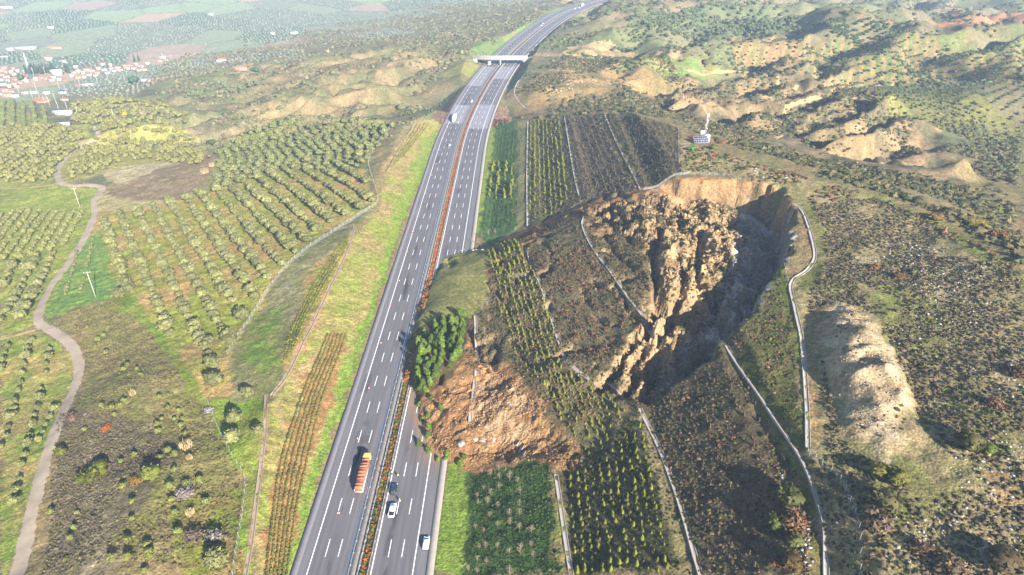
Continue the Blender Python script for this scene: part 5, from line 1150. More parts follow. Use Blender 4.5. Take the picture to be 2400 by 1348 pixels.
# articulated lorries: tractor, flat or boxed trailer
def lorry(name, px, py, label, paint, box=False, flip=False):
    p = on_road(px, py); root = empty(name, tuple(p), road_dir(p[1]) + (math.pi if flip else 0), label, "lorry")
    part("cab", loft([(5.65, 1.2, .9, 3.0), (5.8, 1.22, .75, 3.15), (7.3, 1.22, .7, 3.1), (7.62, 1.2, .7, 2.2), (7.72, 1.16, .75, 1.9)], 12, 5), paint, root, True)
    part("windscreen", quad((-1.05, 7.70, 1.85), (1.05, 7.70, 1.85), (1.02, 7.44, 2.85), (-1.02, 7.44, 2.85)), GLASS, root)
    for s in (1, -1):
        part("side_window", boxv((s * 1.215, 6.75, 2.3), (.03, .9, .7)), GLASS, root); part("mirror", boxv((s * 1.42, 7.45, 2.3), (.2, .12, .55)), BLACK_PLASTIC, root); part("headlight", boxv((s * .9, 7.72, .95), (.4, .08, .2)), CLEAR_LAMP, root)
    part("wind_deflector", boxv((0, 6.15, 3.3), (1.9, 1.0, .5), (.8, .5)), paint, root)
    part("chassis", [boxv((0, 5.6, .72), (1.0, 4.0, .25)), boxv((0, -.9, .95), (1.0, 12.5, .22))], BLACK_PLASTIC, root)
    part("trailer_bed", boxv((0, -1.1, 1.2), (2.5, 13.1, .18)), WHITE_PAINT if not box else BLACK_PLASTIC, root)
    if box: part("trailer_box", boxv((0, -1.1, 2.66), (2.5, 13.0, 2.7)), WHITE_PAINT, root)
    else:
        for s in (1, -1): part("side_board", boxv((s * 1.22, -1.1, 1.58), (.06, 13.1, .56)), WHITE_PAINT, root)
        part("headboard", boxv((0, 5.42, 1.9), (2.46, .08, 1.2)), WHITE_PAINT, root); part("tailboard", boxv((0, -7.62, 1.58), (2.5, .06, .56)), mat_plain("orange_board", alb(230,140,100), .6, .3), root)
    for s in (1, -1):
        part("taillight", boxv((s * 1.0, -7.68, 1.02), (.35, .05, .16)), RED_LAMP, root)
        for y in (6.9, 4.0, -4.2, -5.5, -6.8): wheel(root, s * 1.05, y, .5, .36)
    return root, p
def brick_mat():
    m, n, l, b = mat_new("orange_bricks"); tc = n.new("ShaderNodeTexCoord"); br = n.new("ShaderNodeTexBrick"); l.new(tc.outputs["Object"], br.inputs[0])
    br.inputs["Scale"].default_value = 1.0; br.inputs["Brick Width"].default_value = .42; br.inputs["Row Height"].default_value = .26; br.inputs["Mortar Size"].default_value = .018
    br.inputs[1].default_value = (*alb(240,158,116), 1); br.inputs[2].default_value = (*alb(222,134,96), 1); br.inputs[3].default_value = (*alb(190,110,80), 1)
    l.new(br.outputs[0], b.inputs["Base Color"]); b.inputs["Roughness"].default_value = .9; return m
LORRY, LP = lorry("brick_lorry", 853, 1116, "yellow-cabbed flatbed lorry carrying stacks of orange bricks on the open carriageway", YELLOW)
BRICK = brick_mat(); _ry = road_dir(LP[1])
for y0, y1, h, lab in [(2.95, 5.25, 1.3, "low stack of orange bricks right behind the yellow cab"), (-2.9, 2.85, 2.0, "tallest and longest stack of orange bricks, middle of the lorry's bed"), (-7.3, -3.0, 1.5, "rear stack of orange bricks at the lorry's tail")]:
    e = empty("brick_stack", (LP[0] - math.sin(_ry) * (y0 + y1) / 2, LP[1] + math.cos(_ry) * (y0 + y1) / 2, LP[2] + 1.30), _ry, lab, "bricks", "brick stacks on the lorry")
    k = max(1, round((y1 - y0) / 1.1)); L = (y1 - y0) / k
    for i in range(k): part("brick_pallet", boxv((0, y0 - (y0 + y1) / 2 + L * (i + .5), h / 2 + (.06 if i % 2 else 0)), (2.26, L - .02, h + (.12 if i % 2 else 0))), BRICK, e)
lorry("white_lorry", 1066, 281, "white lorry with a box trailer approaching on the pale road length", WHITE_PAINT, True, True)

# ---------------------------------------------------------------- people in hi-vis vests
def person_mesh():
    J = {'pelvis': (0, 0, .95, .135), 'waist': (0, 0, 1.10, .125), 'chest': (0, .01, 1.30, .155), 'neck': (0, .01, 1.48, .06), 'head': (0, .03, 1.60, .095), 'crown': (0, .02, 1.72, .075)}
    E = [('pelvis', 'waist'), ('waist', 'chest'), ('chest', 'neck'), ('neck', 'head'), ('head', 'crown')]
    for s, n in ((1, 'r'), (-1, 'l')):
        J.update({n + 'hip': (s * .10, 0, .90, .095), n + 'knee': (s * .12, .03, .50, .065), n + 'ank': (s * .13, -.01 + .05 * s, .09, .045), n + 'toe': (s * .14, .17 + .05 * s, .045, .04),
                  n + 'sho': (s * .20, 0, 1.40, .065), n + 'elb': (s * .29, -.03, 1.13, .047), n + 'wri': (s * .30, .08, .90, .034), n + 'palm': (s * .295, .11, .83, .036)})
        E += [('pelvis', n + 'hip'), (n + 'hip', n + 'knee'), (n + 'knee', n + 'ank'), (n + 'ank', n + 'toe'), ('chest', n + 'sho'), (n + 'sho', n + 'elb'), (n + 'elb', n + 'wri'), (n + 'wri', n + 'palm')]
        for k in range(5):
            q = n + 'f%d' % k
            if k < 4:
                J[q] = (s * (.295 - .0), .135 - .018 * k, .765 + .006 * abs(k - 1), .0085); E.append((n + 'palm', q))
            else:
                J[q] = (s * .27, .15, .81, .009); E.append((n + 'palm', q))
    names = list(J); me = bpy.data.meshes.new("body"); me.from_pydata([J[k][:3] for k in names], [(names.index(a), names.index(b)) for a, b in E], [])
    o = bpy.data.objects.new("body", me); COL.objects.link(o); md = o.modifiers.new("skin", 'SKIN'); md.use_smooth_shade = True
    for i, k in enumerate(names): me.skin_vertices[0].data[i].radius = (J[k][3], J[k][3] * (.8 if k in ('chest', 'waist', 'pelvis') else 1)); me.skin_vertices[0].data[i].use_root = (k == 'pelvis')
    o.modifiers.new("sub", 'SUBSURF').levels = 1; o.modifiers["sub"].render_levels = 1
    dg = bpy.context.evaluated_depsgraph_get(); out = bpy.data.meshes.new_from_object(o.evaluated_get(dg)); bpy.data.objects.remove(o)
    return out
SKIN = mat_plain("skin", (.45, .27, .19), .6, .3, var=.06); SHIRT = mat_plain("dark_jacket", (.03, .04, .07), .9, .1); TROUSER = mat_plain("dark_trousers", (.025, .03, .05), .9, .1)
VEST = mat_plain("hi_vis_vest", (.72, .85, .10), .8, .2, var=.05); HAIR = mat_plain("dark_hair", (.02, .015, .01), .8, .2); SHOE = mat_plain("dark_shoes", (.02, .02, .02), .7, .3)
PM = person_mesh()
for m in (SKIN, SHIRT, TROUSER, SHOE): PM.materials.append(m)
for p in PM.polygons:
    c = p.center; p.use_smooth = True
    p.material_index = 3 if c.z < .12 else 0 if (c.z > 1.46 or (abs(c.x) > .22 and c.z < .93)) else 2 if (c.z < 1.0 and abs(c.x) < .22) else 1
def person(px, py, rz, label):
    p = on_road(px, py); e = empty("person", tuple(p), rz, label, "person"); b = bpy.data.objects.new("body", PM); COL.objects.link(b); b.parent = e
    part("vest", loft([(0, 0, 0, 0)] * 0 or [(-.0, .2, 0, .1), (.1, .2, 0, .1)]) if False else _vest(), VEST, e, True)
    v, f = ICO2; h = v[:, :] * [.105, .115, .09] + [0, .005, 1.70]; mesh_from("hair", h, f, HAIR, smooth=True, parent=e)
    mesh_from("face", np.array([(-.035, .125, 1.635), (.035, .125, 1.635), (0, .14, 1.60), (0, .118, 1.565), (-.03, .115, 1.565), (.03, .115, 1.565)]), np.array([(0, 2, 4), (2, 1, 5), (2, 5, 4)]), SKIN, parent=e)
    return e
def _vest():
    n = 14; t = np.arange(n) * 2 * math.pi / n; R_ = [(.98, .165, .135), (1.10, .155, .128), (1.30, .185, .150), (1.42, .21, .125), (1.475, .10, .085)]
    v = np.vstack([np.stack([np.cos(t) * a, np.sin(t) * b + .005, np.full(n, z)], 1) for z, a, b in R_]); i = np.arange(n); j = (i + 1) % n
    return v, np.vstack([np.stack([i + k * n, j + k * n, j + k * n + n, i + k * n + n], 1) for k in range(len(R_) - 1)])
person(919.5, 1113, 2.6, "person in a hi-vis vest standing at the central hedge beyond the dark car")
person(933.5, 1120, -1.9, "person in a hi-vis vest standing on the lane in front of the dark car")
person(938.5, 1180, .9, "person in a hi-vis vest standing between the dark car and the white pickup")

# ---------------------------------------------------------------- traffic cones
CONE_O = mat_plain("cone_orange", (.75, .09, .04), .6, .3, var=.06); CONE_W = mat_plain("cone_white", (.8, .78, .75), .5, .4, var=.03)
_cones = [(795,1205),(838,1030),(865,912),(893,806),(915,718),(936,660),(954,592),(967,545),(986,488),(998,455),(1012,412),(1022,385),(1031,352),(1040,325),(1049,300)]
CONE0 = None
for n, (x, y) in enumerate(_cones):
    p = on_road(x, y); lab = f"orange traffic cone on the open carriageway, {ordinal(n + 1)} of the line from the near end"
    if CONE0 is None:
        CONE0 = empty("traffic_cone", tuple(p), 0, lab, "traffic cone", "traffic cones dividing the open carriageway")
        part("base", boxv((0, 0, .03), (.52, .52, .06)), RUBBER, CONE0); part("cone", cyl((0, 0, .06), (0, 0, .95), .22, .05, 12), CONE_O, CONE0); part("white_band", cyl((0, 0, .42), (0, 0, .66), .156, .117, 12), CONE_W, CONE0)
    else:
        c = copy_tree(CONE0); c.location = tuple(p); c["label"] = lab

# ---------------------------------------------------------------- crash barriers on the median
POST_M = mesh_from("post", *boxv((0, 0, .35), (.10, .14, .8)), mat=MAT_STEEL, link=False)
def guardrail(off, label, y0=70.0, y1=760.0):
    e = empty("guardrail", tuple(road_pt(np.array([y0]), off, 0)[0]), 0, label, "guardrail", "crash barriers along the median"); base = np.array(e.location)
    ys = np.arange(y0, y1, 4.0); skip = (ys > SLY0 - 2) & (ys < SLY1 + 2) if off > -1 else np.zeros(len(ys), bool)
    for seg in np.split(np.arange(len(ys)), np.where(np.diff(skip.astype(int)))[0] + 1):
        if skip[seg[0]] or len(seg) < 2: continue
        yy = ys[seg]; P = []
        for z0, z1, w in ((.50, .62, .06), (.62, .68, .03), (.68, .80, .06)):
            a, b, c, d = road_pt(yy, off - w, z1), road_pt(yy, off + w, z1), road_pt(yy, off + w, z0), road_pt(yy, off - w, z0); n = len(yy); i = np.arange(n - 1)
            P.append((np.vstack([a, b, c, d]) - base, np.vstack([np.stack([i + p * n, i + q * n, i + q * n + 1, i + p * n + 1], -1) for p, q in ((0, 1), (1, 2), (2, 3), (3, 0))])))
        part("rail", P, MAT_STEEL, e)
    pts = road_pt(ys[~skip], off + .1, 0) - base
    for p in pts[:90]:
        o = bpy.data.objects.new("post", POST_M); COL.objects.link(o); o.parent = e; o.location = tuple(p)
    if len(pts) > 90: o = part("posts", [(boxv((0, 0, .35), (.10, .14, .8))[0] + p, boxv((0, 0, 0), (1, 1, 1))[1]) for p in pts[90:]], MAT_STEEL, e); o["kind"] = "stuff"
SLY0, SLY1 = py2y(878), py2y(735)
guardrail(-2.75, "steel crash barrier edging the open carriageway beside the pale gravel"); guardrail(-.25, "steel crash barrier between the pale gravel and the median shrubs"); guardrail(2.35, "steel crash barrier edging the blocked carriageway beside the median shrubs")
# median shrubs: one hedge broken by the slide
def hedge(name, w, r0, gap, cols, label, cat="hedge", group=None, width=.5, seed=0, flat=1.0):
    r = np.random.default_rng(seed); w = smooth_path(w, gap) if len(w) < 60 else w; n = len(w)
    p = w + r.uniform(-width, width, size=(n, 2)); g = ground_pts(p); s = r0 * r.uniform(.7, 1.3, n); c = cols(p, r)
    Vs, Fs, Cs, k = [], [], [], 0
    for i in range(n):
        tv, tf, tc = TUFTS[i % 4]; Vs.append(tv * [s[i], s[i], s[i] * flat] + g[i]); Fs.append(tf + k); Cs.append(tc * c[i]); k += len(tv)
    return tag(mesh_from(name, np.vstack(Vs), np.vstack(Fs), LEAF, np.vstack(Cs)), label, cat, group)
def medcol(p, r):
    t = sstep(py2y(905), py2y(800), p[:, 1]); f = sstep(py2y(330), py2y(230), p[:, 1]); u = r.uniform(size=len(p)) < (.2 + .5 * t)
    a = np.where(u[:, None], alb(196,112,58), alb(124,118,54)); a = np.where((r.uniform(size=len(p)) < .2)[:, None], alb(160,110,56), a)
    return (a * (1 - f[:, None]) + alb(150,104,66) * f[:, None]) * r.uniform(.75, 1.2, size=(len(p), 1))
def medline(y0, y1, o): ys = np.arange(y0, y1, .62); return np.vstack([road_pt(ys, q, 0)[:, :2] for q in o])
_h1, _h2 = medline(70, SLY0, (.5, 1.6)), medline(SLY1, 700, (.5, 1.6))
_h1[:, :], _h2[:, :] = _h1, _h2
for w, lab in ((_h1, "green and orange median shrubs on the near side of the slide"), (_h2, "orange-red median shrubs running from the slide towards the overpass")):
    hedge("median_hedge", w, .72, .6, medcol, lab, seed=int(len(w)), width=.35)
# hedge terraces on the left bank
GRN = lambda a, b: (lambda p, r: np.where((r.uniform(size=len(p)) < .5)[:, None], alb(*a), alb(*b)) * r.uniform(.75, 1.2, size=(len(p), 1)))
for i in range(6):
    w = world_poly([(622 + 9.5 * i, 1360), (640 + 10.5 * i, 1200), (661 + 12 * i, 1070), (706 + 10 * i, 930), (740 + 9.5 * i, 850), (768 + 8.5 * i, 782)])
    hedge("hedge_row", w, .36, .42, GRN((118,124,52), (134,128,62)), f"low clipped hedge terrace on the left bank, {ordinal(6 - i)} counting from the motorway", "hedge", "hedge terraces on the left bank", .12, 40 + i)
for i in range(4):
    w = world_poly([(664 + 9 * i, 850 - 12 * i), (690 + 9 * i, 760 - 5 * i), (735 + 8 * i, 670), (780 + 8 * i, 600 - 2 * i), (806 + 5 * i, 562 - 4 * i)])
    hedge("hedge_row", w, .48, .75, GRN((150,150,62), (124,126,58)), f"yellowish young shrub row below the wire fence, {ordinal(4 - i)} from the concrete channel", "hedge", "shrub rows below the wire fence", .2, 60 + i)
for i in range(5):
    w = world_poly([(905 + 9 * i, 402 - 8 * i), (935 + 9 * i, 350 - 4 * i), (966 + 10 * i, 296 - 2 * i)])
    hedge("hedge_row", w, .5, .8, GRN((160,156,76), (136,130,66)), f"short shrub row on the bank's far end, {ordinal(5 - i)} counting from the motorway", "hedge", "shrub rows at the bank's far end", .2, 70 + i)

# ---------------------------------------------------------------- concrete drainage channels
def channel(px, label, w=.5, mat=None, world_xy=False, lift=0.0, name="drainage_channel"):
    p = smooth_path(px if world_xy else world_poly(px), 1.5); t = np.gradient(p, axis=0); t /= np.linalg.norm(t, axis=1)[:, None] + 1e-9; nrm = np.stack([t[:, 1], -t[:, 0]], 1)
    prof = [(-w - .16, -.5), (-w - .14, .24), (-w, .24), (-w + .06, .06), (w - .06, .06), (w, .24), (w + .14, .24), (w + .16, -.5)]; z = HT(p[:, 0], p[:, 1]) + lift; n = len(prof)
    z = np.convolve(np.pad(z, 2, mode='edge'), np.ones(5) / 5, 'valid')
    v = np.stack([np.c_[p + nrm * a, z + b] for a, b in prof], 1).reshape(-1, 3); i = np.arange(len(p) - 1)[:, None] * n + np.arange(n - 1)[None]
    f = np.stack([i, i + 1, i + n + 1, i + n], -1).reshape(-1, 4)
    return tag(mesh_from(name, v, f, mat or MAT_CONC), label, "drainage channel", "concrete drainage channels")
CHANNELS = [
 ([(1303,1112),(1316,1200),(1328,1280),(1344,1375)], "pale concrete channel on the lowest bench, near the slide's toe"),
 ([(1237,530),(1236,400),(1238,284)], "straight pale concrete channel on the lowest bench beyond the slide"),
 ([(1500,958),(1540,1040),(1590,1170),(1650,1375)], "pale concrete channel on the middle bench, near part"),
 ([(1358,458),(1345,400),(1324,274)], "pale concrete channel on the middle bench beyond the slide"),
 ([(1232,580),(1247,630),(1275,690),(1292,745),(1310,800),(1336,850),(1385,892)], "long bent concrete channel carried down on the slide, lower of two"),
 ([(1370,508),(1366,530),(1390,580),(1440,650),(1480,705),(1506,740)], "bent concrete channel carried down on the slide, upper of two"),
 (CH3, "pale concrete channel on the top bench leading down to the near right"),
 ([(1502,446),(1480,400),(1440,320),(1418,265)], "pale concrete channel on the top bench beyond the slide"),
 (CH_TOP, "curved concrete channel round the slide's head on the hilltop"),
 ([(832,530),(815,580),(760,700),(700,822),(665,890),(636,928)], "brownish concrete channel along the left bank's crest"),
 ([(624,925),(622,1000),(615,1060),(600,1180),(590,1260),(570,1375)], "tan concrete channel running to the near left past the hedge terraces"),
 ([(973,288),(945,330),(905,402)], "pale channel at the far end of the left bank"),
 ([(1217,188),(1206,215),(1214,235),(1240,258)], "thin pale channel on the slope right of the motorway before the overpass"),
]
MAT_CONC_TAN = mat_plain("stained_concrete", alb(196,172,150), .9, .15, var=.25, size=.5)
for n, (q, lab) in enumerate(CHANNELS): channel(q, lab, mat=MAT_CONC_TAN if n in (9, 10) else None)
for n, q in enumerate([[(1114,740),(1116,790),(1119,838)], [(1119,842),(1116,884)], [(1113,892),(1111,914)], [(1110,920),(1108,946)], [(1104,952),(1102,990)], [(1430,903),(1452,922)], [(1456,925),(1482,946)], [(1512,742),(1530,770)]]):
    channel(q, f"broken length of concrete channel lying on the slide, {ordinal(n + 1)} in the line from its top" if n < 5 else f"snapped concrete channel piece at the slide's torn side, {ordinal(n - 4)} of three", lift=.06)
for n, (px, py, rz, L) in enumerate([(1077,1042,.5,2.6),(1083,1038,.6,2.4),(1112,1030,.9,2.2),(1132,1034,1.4,2.6),(1155,1032,1.2,1.6),(1222,1052,-.5,3.4),(1226,1066,-.45,2.6),(1212,1040,-.6,2.0)]):
    g = onland((px, py))[0]; e = empty("concrete_slab", (g[0], g[1], g[2] + .12), rz, f"broken concrete drain slab lying in the slide's toe, {ordinal(n + 1)} counting rightward" if n < 5 else f"broken concrete drain slab at the toe's lower right corner, {ordinal(n - 4)} of three", "concrete slab", "broken drain slabs")
    part("floor_slab", boxv((0, 0, .06), (.9, L, .12)), MAT_CONC, e); part("side_wall", boxv((.5, 0, .22), (.11, L, .44)), MAT_CONC, e); e.rotation_euler = (.18, -.2, rz)
for n, (px, py) in enumerate([(1080,588),(1087,586),(1094,588),(1102,585),(1109,587),(1116,586),(1124,588),(1131,586),(1137,590),(1165,572)]):
    g = onland((px, py))[0]; e = empty("drain_fragment", (g[0], g[1], g[2] + .15), rng.uniform(-.6, .6), f"white broken drain fragment along the slide's upper lip, {ordinal(n + 1)} from the left", "drain fragment", "white drain fragments on the slide's lip")
    part("slab", boxv((0, 0, .1), (1.5, .55, .26), (.9, .8)), mat_plain("white_concrete", alb(236,226,212), .9, .2), e)

# ---------------------------------------------------------------- wire fences
def mesh_mat():
    m, n, l, b = mat_new("wire_mesh"); b.inputs["Base Color"].default_value = (.5, .52, .53, 1); b.inputs["Roughness"].default_value = .5; b.inputs["Metallic"].default_value = .3
    tr = n.new("ShaderNodeBsdfTransparent"); mx = n.new("ShaderNodeMixShader"); tc = n.new("ShaderNodeTexCoord"); no = n.new("ShaderNodeTexNoise"); no.inputs["Scale"].default_value = .8; l.new(tc.outputs["Object"], no.inputs["Vector"])
    mr = n.new("ShaderNodeMapRange"); mr.inputs[1].default_value = .3; mr.inputs[2].default_value = .7; mr.inputs[3].default_value = .10; mr.inputs[4].default_value = .26; l.new(no.outputs["Fac"], mr.inputs[0])
    l.new(mr.outputs[0], mx.inputs[0]); l.new(tr.outputs[0], mx.inputs[1]); l.new(b.outputs[0], mx.inputs[2]); l.new(mx.outputs[0], n["Material Output"].inputs[0]); return m
MESH_MAT = mesh_mat(); FPOST = mesh_from("post", *cyl((0, 0, -.3), (0, 0, 2.2), .035, k=6), mat=mat_plain("fence_post", (.36, .37, .37), .7, .3), link=False)
def fence(px, label, gap=3.0):
    h = 1.3 if 'slide' in label or 'scarp' in label else 2.1
    p = smooth_path(world_poly(px), gap); g = ground_pts(p); e = empty("wire_fence", tuple(g[0]), 0, label, "fence", "wire fences"); g = g - g[0]; n = len(g)
    v = np.vstack([g + [0, 0, .05], g + [0, 0, h]]); i = np.arange(n - 1); part("wire_mesh", (v, np.stack([i, i + 1, i + n + 1, i + n], -1)), MESH_MAT, e)
    for q in g[:100]: o = bpy.data.objects.new("post", FPOST); COL.objects.link(o); o.parent = e; o.location = tuple(q); o.scale = (1, 1, h / 2.1)
for q, lab in [([(533,832),(580,760),(640,666),(700,602),(760,558),(830,514),(884,478),(876,430),(864,382),(880,345),(918,296)], "long curving wire fence between the olive grove and the left bank"),
               ([(490,950),(520,1025),(545,1070),(574,1122),(572,1180),(560,1260),(543,1375)], "wire fence with an angle beside the scrubby knoll and the meadow"),
               ([(1895,1072),(1925,1092),(1968,1128),(1990,1180),(2012,1240),(2014,1375)], "wire fence coming down past white stones on the near right"),
               ([(1830,624),(1850,682),(1868,765),(1882,900),(1893,1060)], "pale wire fence from the slide's edge down along the hilltop ditch"),
               ([(1590,303),(1592,385),(1612,407),(1680,411),(1745,427)], "wire fence running from the slope corner past the mast to the slide's head"),
               ([(1508,447),(1560,425),(1615,408)], "short pale fence between the top bench and the slide's back scarp")]: fence(q, lab)

# ---------------------------------------------------------------- overpass
BRC = mat_plain("bridge_concrete", alb(244,236,220), .85, .2, var=.08, size=.3)
def overpass():
    e = empty("overpass_bridge", (BRX, BRY, 0), 0, "pale concrete overpass with one central pier crossing the motorway", "bridge"); H = 27.5
    part("deck", boxv((0, 0, 7.0), (2 * H, 8.4, .5)), BRC, e); part("girder", [boxv((0, y, 6.3), (2 * H - 2, .9, .9)) for y in (-3, -1, 1, 3)], BRC, e)
    for s in (-1, 1): part("parapet", boxv((0, s * 4.05, 7.75), (2 * H + 3, .35, 1.1)), BRC, e)
    part("pier", [boxv((.4, y, 2.7), (1.1, 1.1, 6.6)) for y in (-2.6, 0, 2.6)] + [boxv((.4, 0, 5.7), (1.5, 7.4, .6))], BRC, e)
    for s in (-1, 1): part("abutment", boxv((s * (H - 1.2), 0, 5.0), (5.0, 8.0, 3.6), (.75, 1)), BRC, e)
    part("road_surface", boxv((0, 0, 7.27), (2 * H, 7.2, .04)), MAT_CONC_GREY, e)
overpass()
def flatroad(name, x0, x1, z, w=5):
    x = np.arange(x0, x1, 2.0 if x1 > x0 else -2.0); v = np.vstack([np.c_[x, np.full_like(x, BRY - w / 2), HT(x, np.full_like(x, BRY - w / 2)) + .2], np.c_[x, np.full_like(x, BRY + w / 2), HT(x, np.full_like(x, BRY + w / 2)) + .2]]); n = len(x); i = np.arange(n - 1)
    tag(mesh_from(name, v, np.stack([i, i + 1, i + n + 1, i + n], -1), MAT_TRACK2), kind="structure")
flatroad("side_road", BRX - 58, BRX - 27, 7); flatroad("side_road", BRX + 27, BRX + 75, 7)

# ---------------------------------------------------------------- telecom mast, cabins and solar array on the crest
def mast_site():
    g = onland((1652, 322))[0]; e = empty("telecom_mast", tuple(g), .3, "slim white telecom mast with antennas rising beside two cabins", "mast")
    WH = mat_plain("white_metal", (.55, .56, .57), .5, .4, var=.05)
    for s in ((.35, .35), (-.35, .35), (0, -.4)): part("leg", cyl((s[0], s[1], -.3), (s[0] * .6, s[1] * .6, 13), .05, .04, 6), WH, e)
    P = []
    for k in range(13):
        z = k; a = [(.35, .35), (-.35, .35), (0, -.4)]
        for i in range(3): P.append(cyl((a[i][0] * (1 - .03 * k), a[i][1] * (1 - .03 * k), z), (a[(i + 1) % 3][0] * (1 - .03 * k), a[(i + 1) % 3][1] * (1 - .03 * k), z + 1), .025, k=4))
    part("lattice", P, WH, e)
    for k, (a, z) in enumerate([(0, 12.2), (2.1, 12.2), (4.2, 12.2)]): part("antenna_panel", boxv((math.cos(a) * .6, math.sin(a) * .6, z), (.34, .34, 2.2)), WH, e)
    for a, z, r in [(4.4, 9.6, .55), (.6, 8.2, .45), (3.2, 6.8, .5), (5.2, 5.2, .4)]:
        d = np.array([math.cos(a), math.sin(a), 0]); part("dish", cyl(d * .35 + [0, 0, z], d * .75 + [0, 0, z], r * .35, r, 12), WH, e)
    for n, (px, py, sz, lab) in enumerate([(1645, 312, (2.2, 1.9, 2.1), "small white cabin left of the mast's foot"), (1656, 322, (2.7, 2.2, 2.1), "white cabin between the mast and the solar array"), (1659, 330, (1.1, 1.0, 1.5), "small white equipment cabinet at the corner of the solar array")]):
        q = onland((px, py + 3))[0]; c = empty("equipment_cabin", tuple(q), .25, lab, "cabin", "cabins by the mast"); part("wall", boxv((0, 0, sz[2] / 2 - .2), (sz[0], sz[1], sz[2] + .4)), WH, c); part("roof", boxv((0, 0, sz[2] + .06), (sz[0] + .3, sz[1] + .3, .12)), WH, c); part("door", boxv((0, -sz[1] / 2 - .02, sz[2] * .42), (.8, .04, sz[2] * .75)), MAT_STEEL, c)
    q = onland((1642, 334))[0]; s = empty("solar_array", tuple(q), .12, "tilted dark blue solar panel array on the hill crest in front of the cabins", "solar panels")
    PV = mat_plain("solar_cells", (.01, .018, .06), .25, .5, var=.15, size=3); t = R(38); M3 = np.array([[1, 0, 0], [0, math.cos(t), -math.sin(t)], [0, math.sin(t), math.cos(t)]])
    s.scale = (.78, .78, .78)
    fr = []
    for i in range(6):
        for j in range(3):
            v, f = boxv((-4.25 + 1.7 * i, -1.75 + 1.75 * j, 0), (1.56, 1.6, .04)); part("solar_panel", (v @ M3.T + [0, 0, 2.1], f), PV, s)
    for i in range(7): fr.append(boxv((-5.1 + 1.7 * i, 0, -.02), (.08, 5.3, .07)))
    for j in range(4): fr.append(boxv((0, -2.62 + 1.75 * j, -.021), (10.3, .08, .072)))
    v, f = merge(fr); part("frame", (v @ M3.T + [0, 0, 2.1], f), WH, s)
    for x in (-4.5, 0, 4.5):
        part("leg", cyl((x, 1.6, -.4), (x, 1.6, 3.3), .06, k=6), MAT_STEEL, s); part("leg", cyl((x, -1.6, -.4), (x, -1.6, .9), .06, k=6), MAT_STEEL, s)
mast_site()

# ---------------------------------------------------------------- utility poles
POLE_MAT = mat_plain("concrete_pole", alb(244,238,222), .85, .2, var=.06)
def pole(px, py, h, label, arm=True, n=0):
    g = onland((px, py))[0]; e = empty("utility_pole", tuple(g), .35 if n == 0 else .1 * n, label, "utility pole", "concrete utility poles")
    part("shaft", cyl((0, 0, -.4), (0, 0, h), .2, .12, 8), POLE_MAT, e)
    if arm:
        part("crossarm", boxv((0, 0, h - .25), (3.0, .16, .16)), POLE_MAT, e)
        for x in (-1.35, 0, 1.35): part("insulator", cyl((x, 0, h - .17), (x, 0, h + .12), .07, k=6), mat_plain("insulator", (.4, .36, .34), .3, .5), e)
pole(224.5, 697, 13.5, "white concrete utility pole on the meadow among sapling rows, nearest of all"); pole(188, 487, 13.0, "white concrete utility pole above the dirt road's bend, second nearest")
for n, (x, y) in enumerate(sorted([(107,247),(118,251),(132,243),(139,261),(159,260),(185,276),(268,280),(231,203),(141,213),(87,215),(189,205),(294,194),(256,196),(157,222),(78,234),(95,234),(111,235),(47,223),(403,146),(383,141),(215,160),(108,178),(80,177)])):
    pole(x, y, 10.5, f"slim pale utility pole near the village, {ordinal(n + 1)} counting from the left", n % 3 == 0, n + 1)

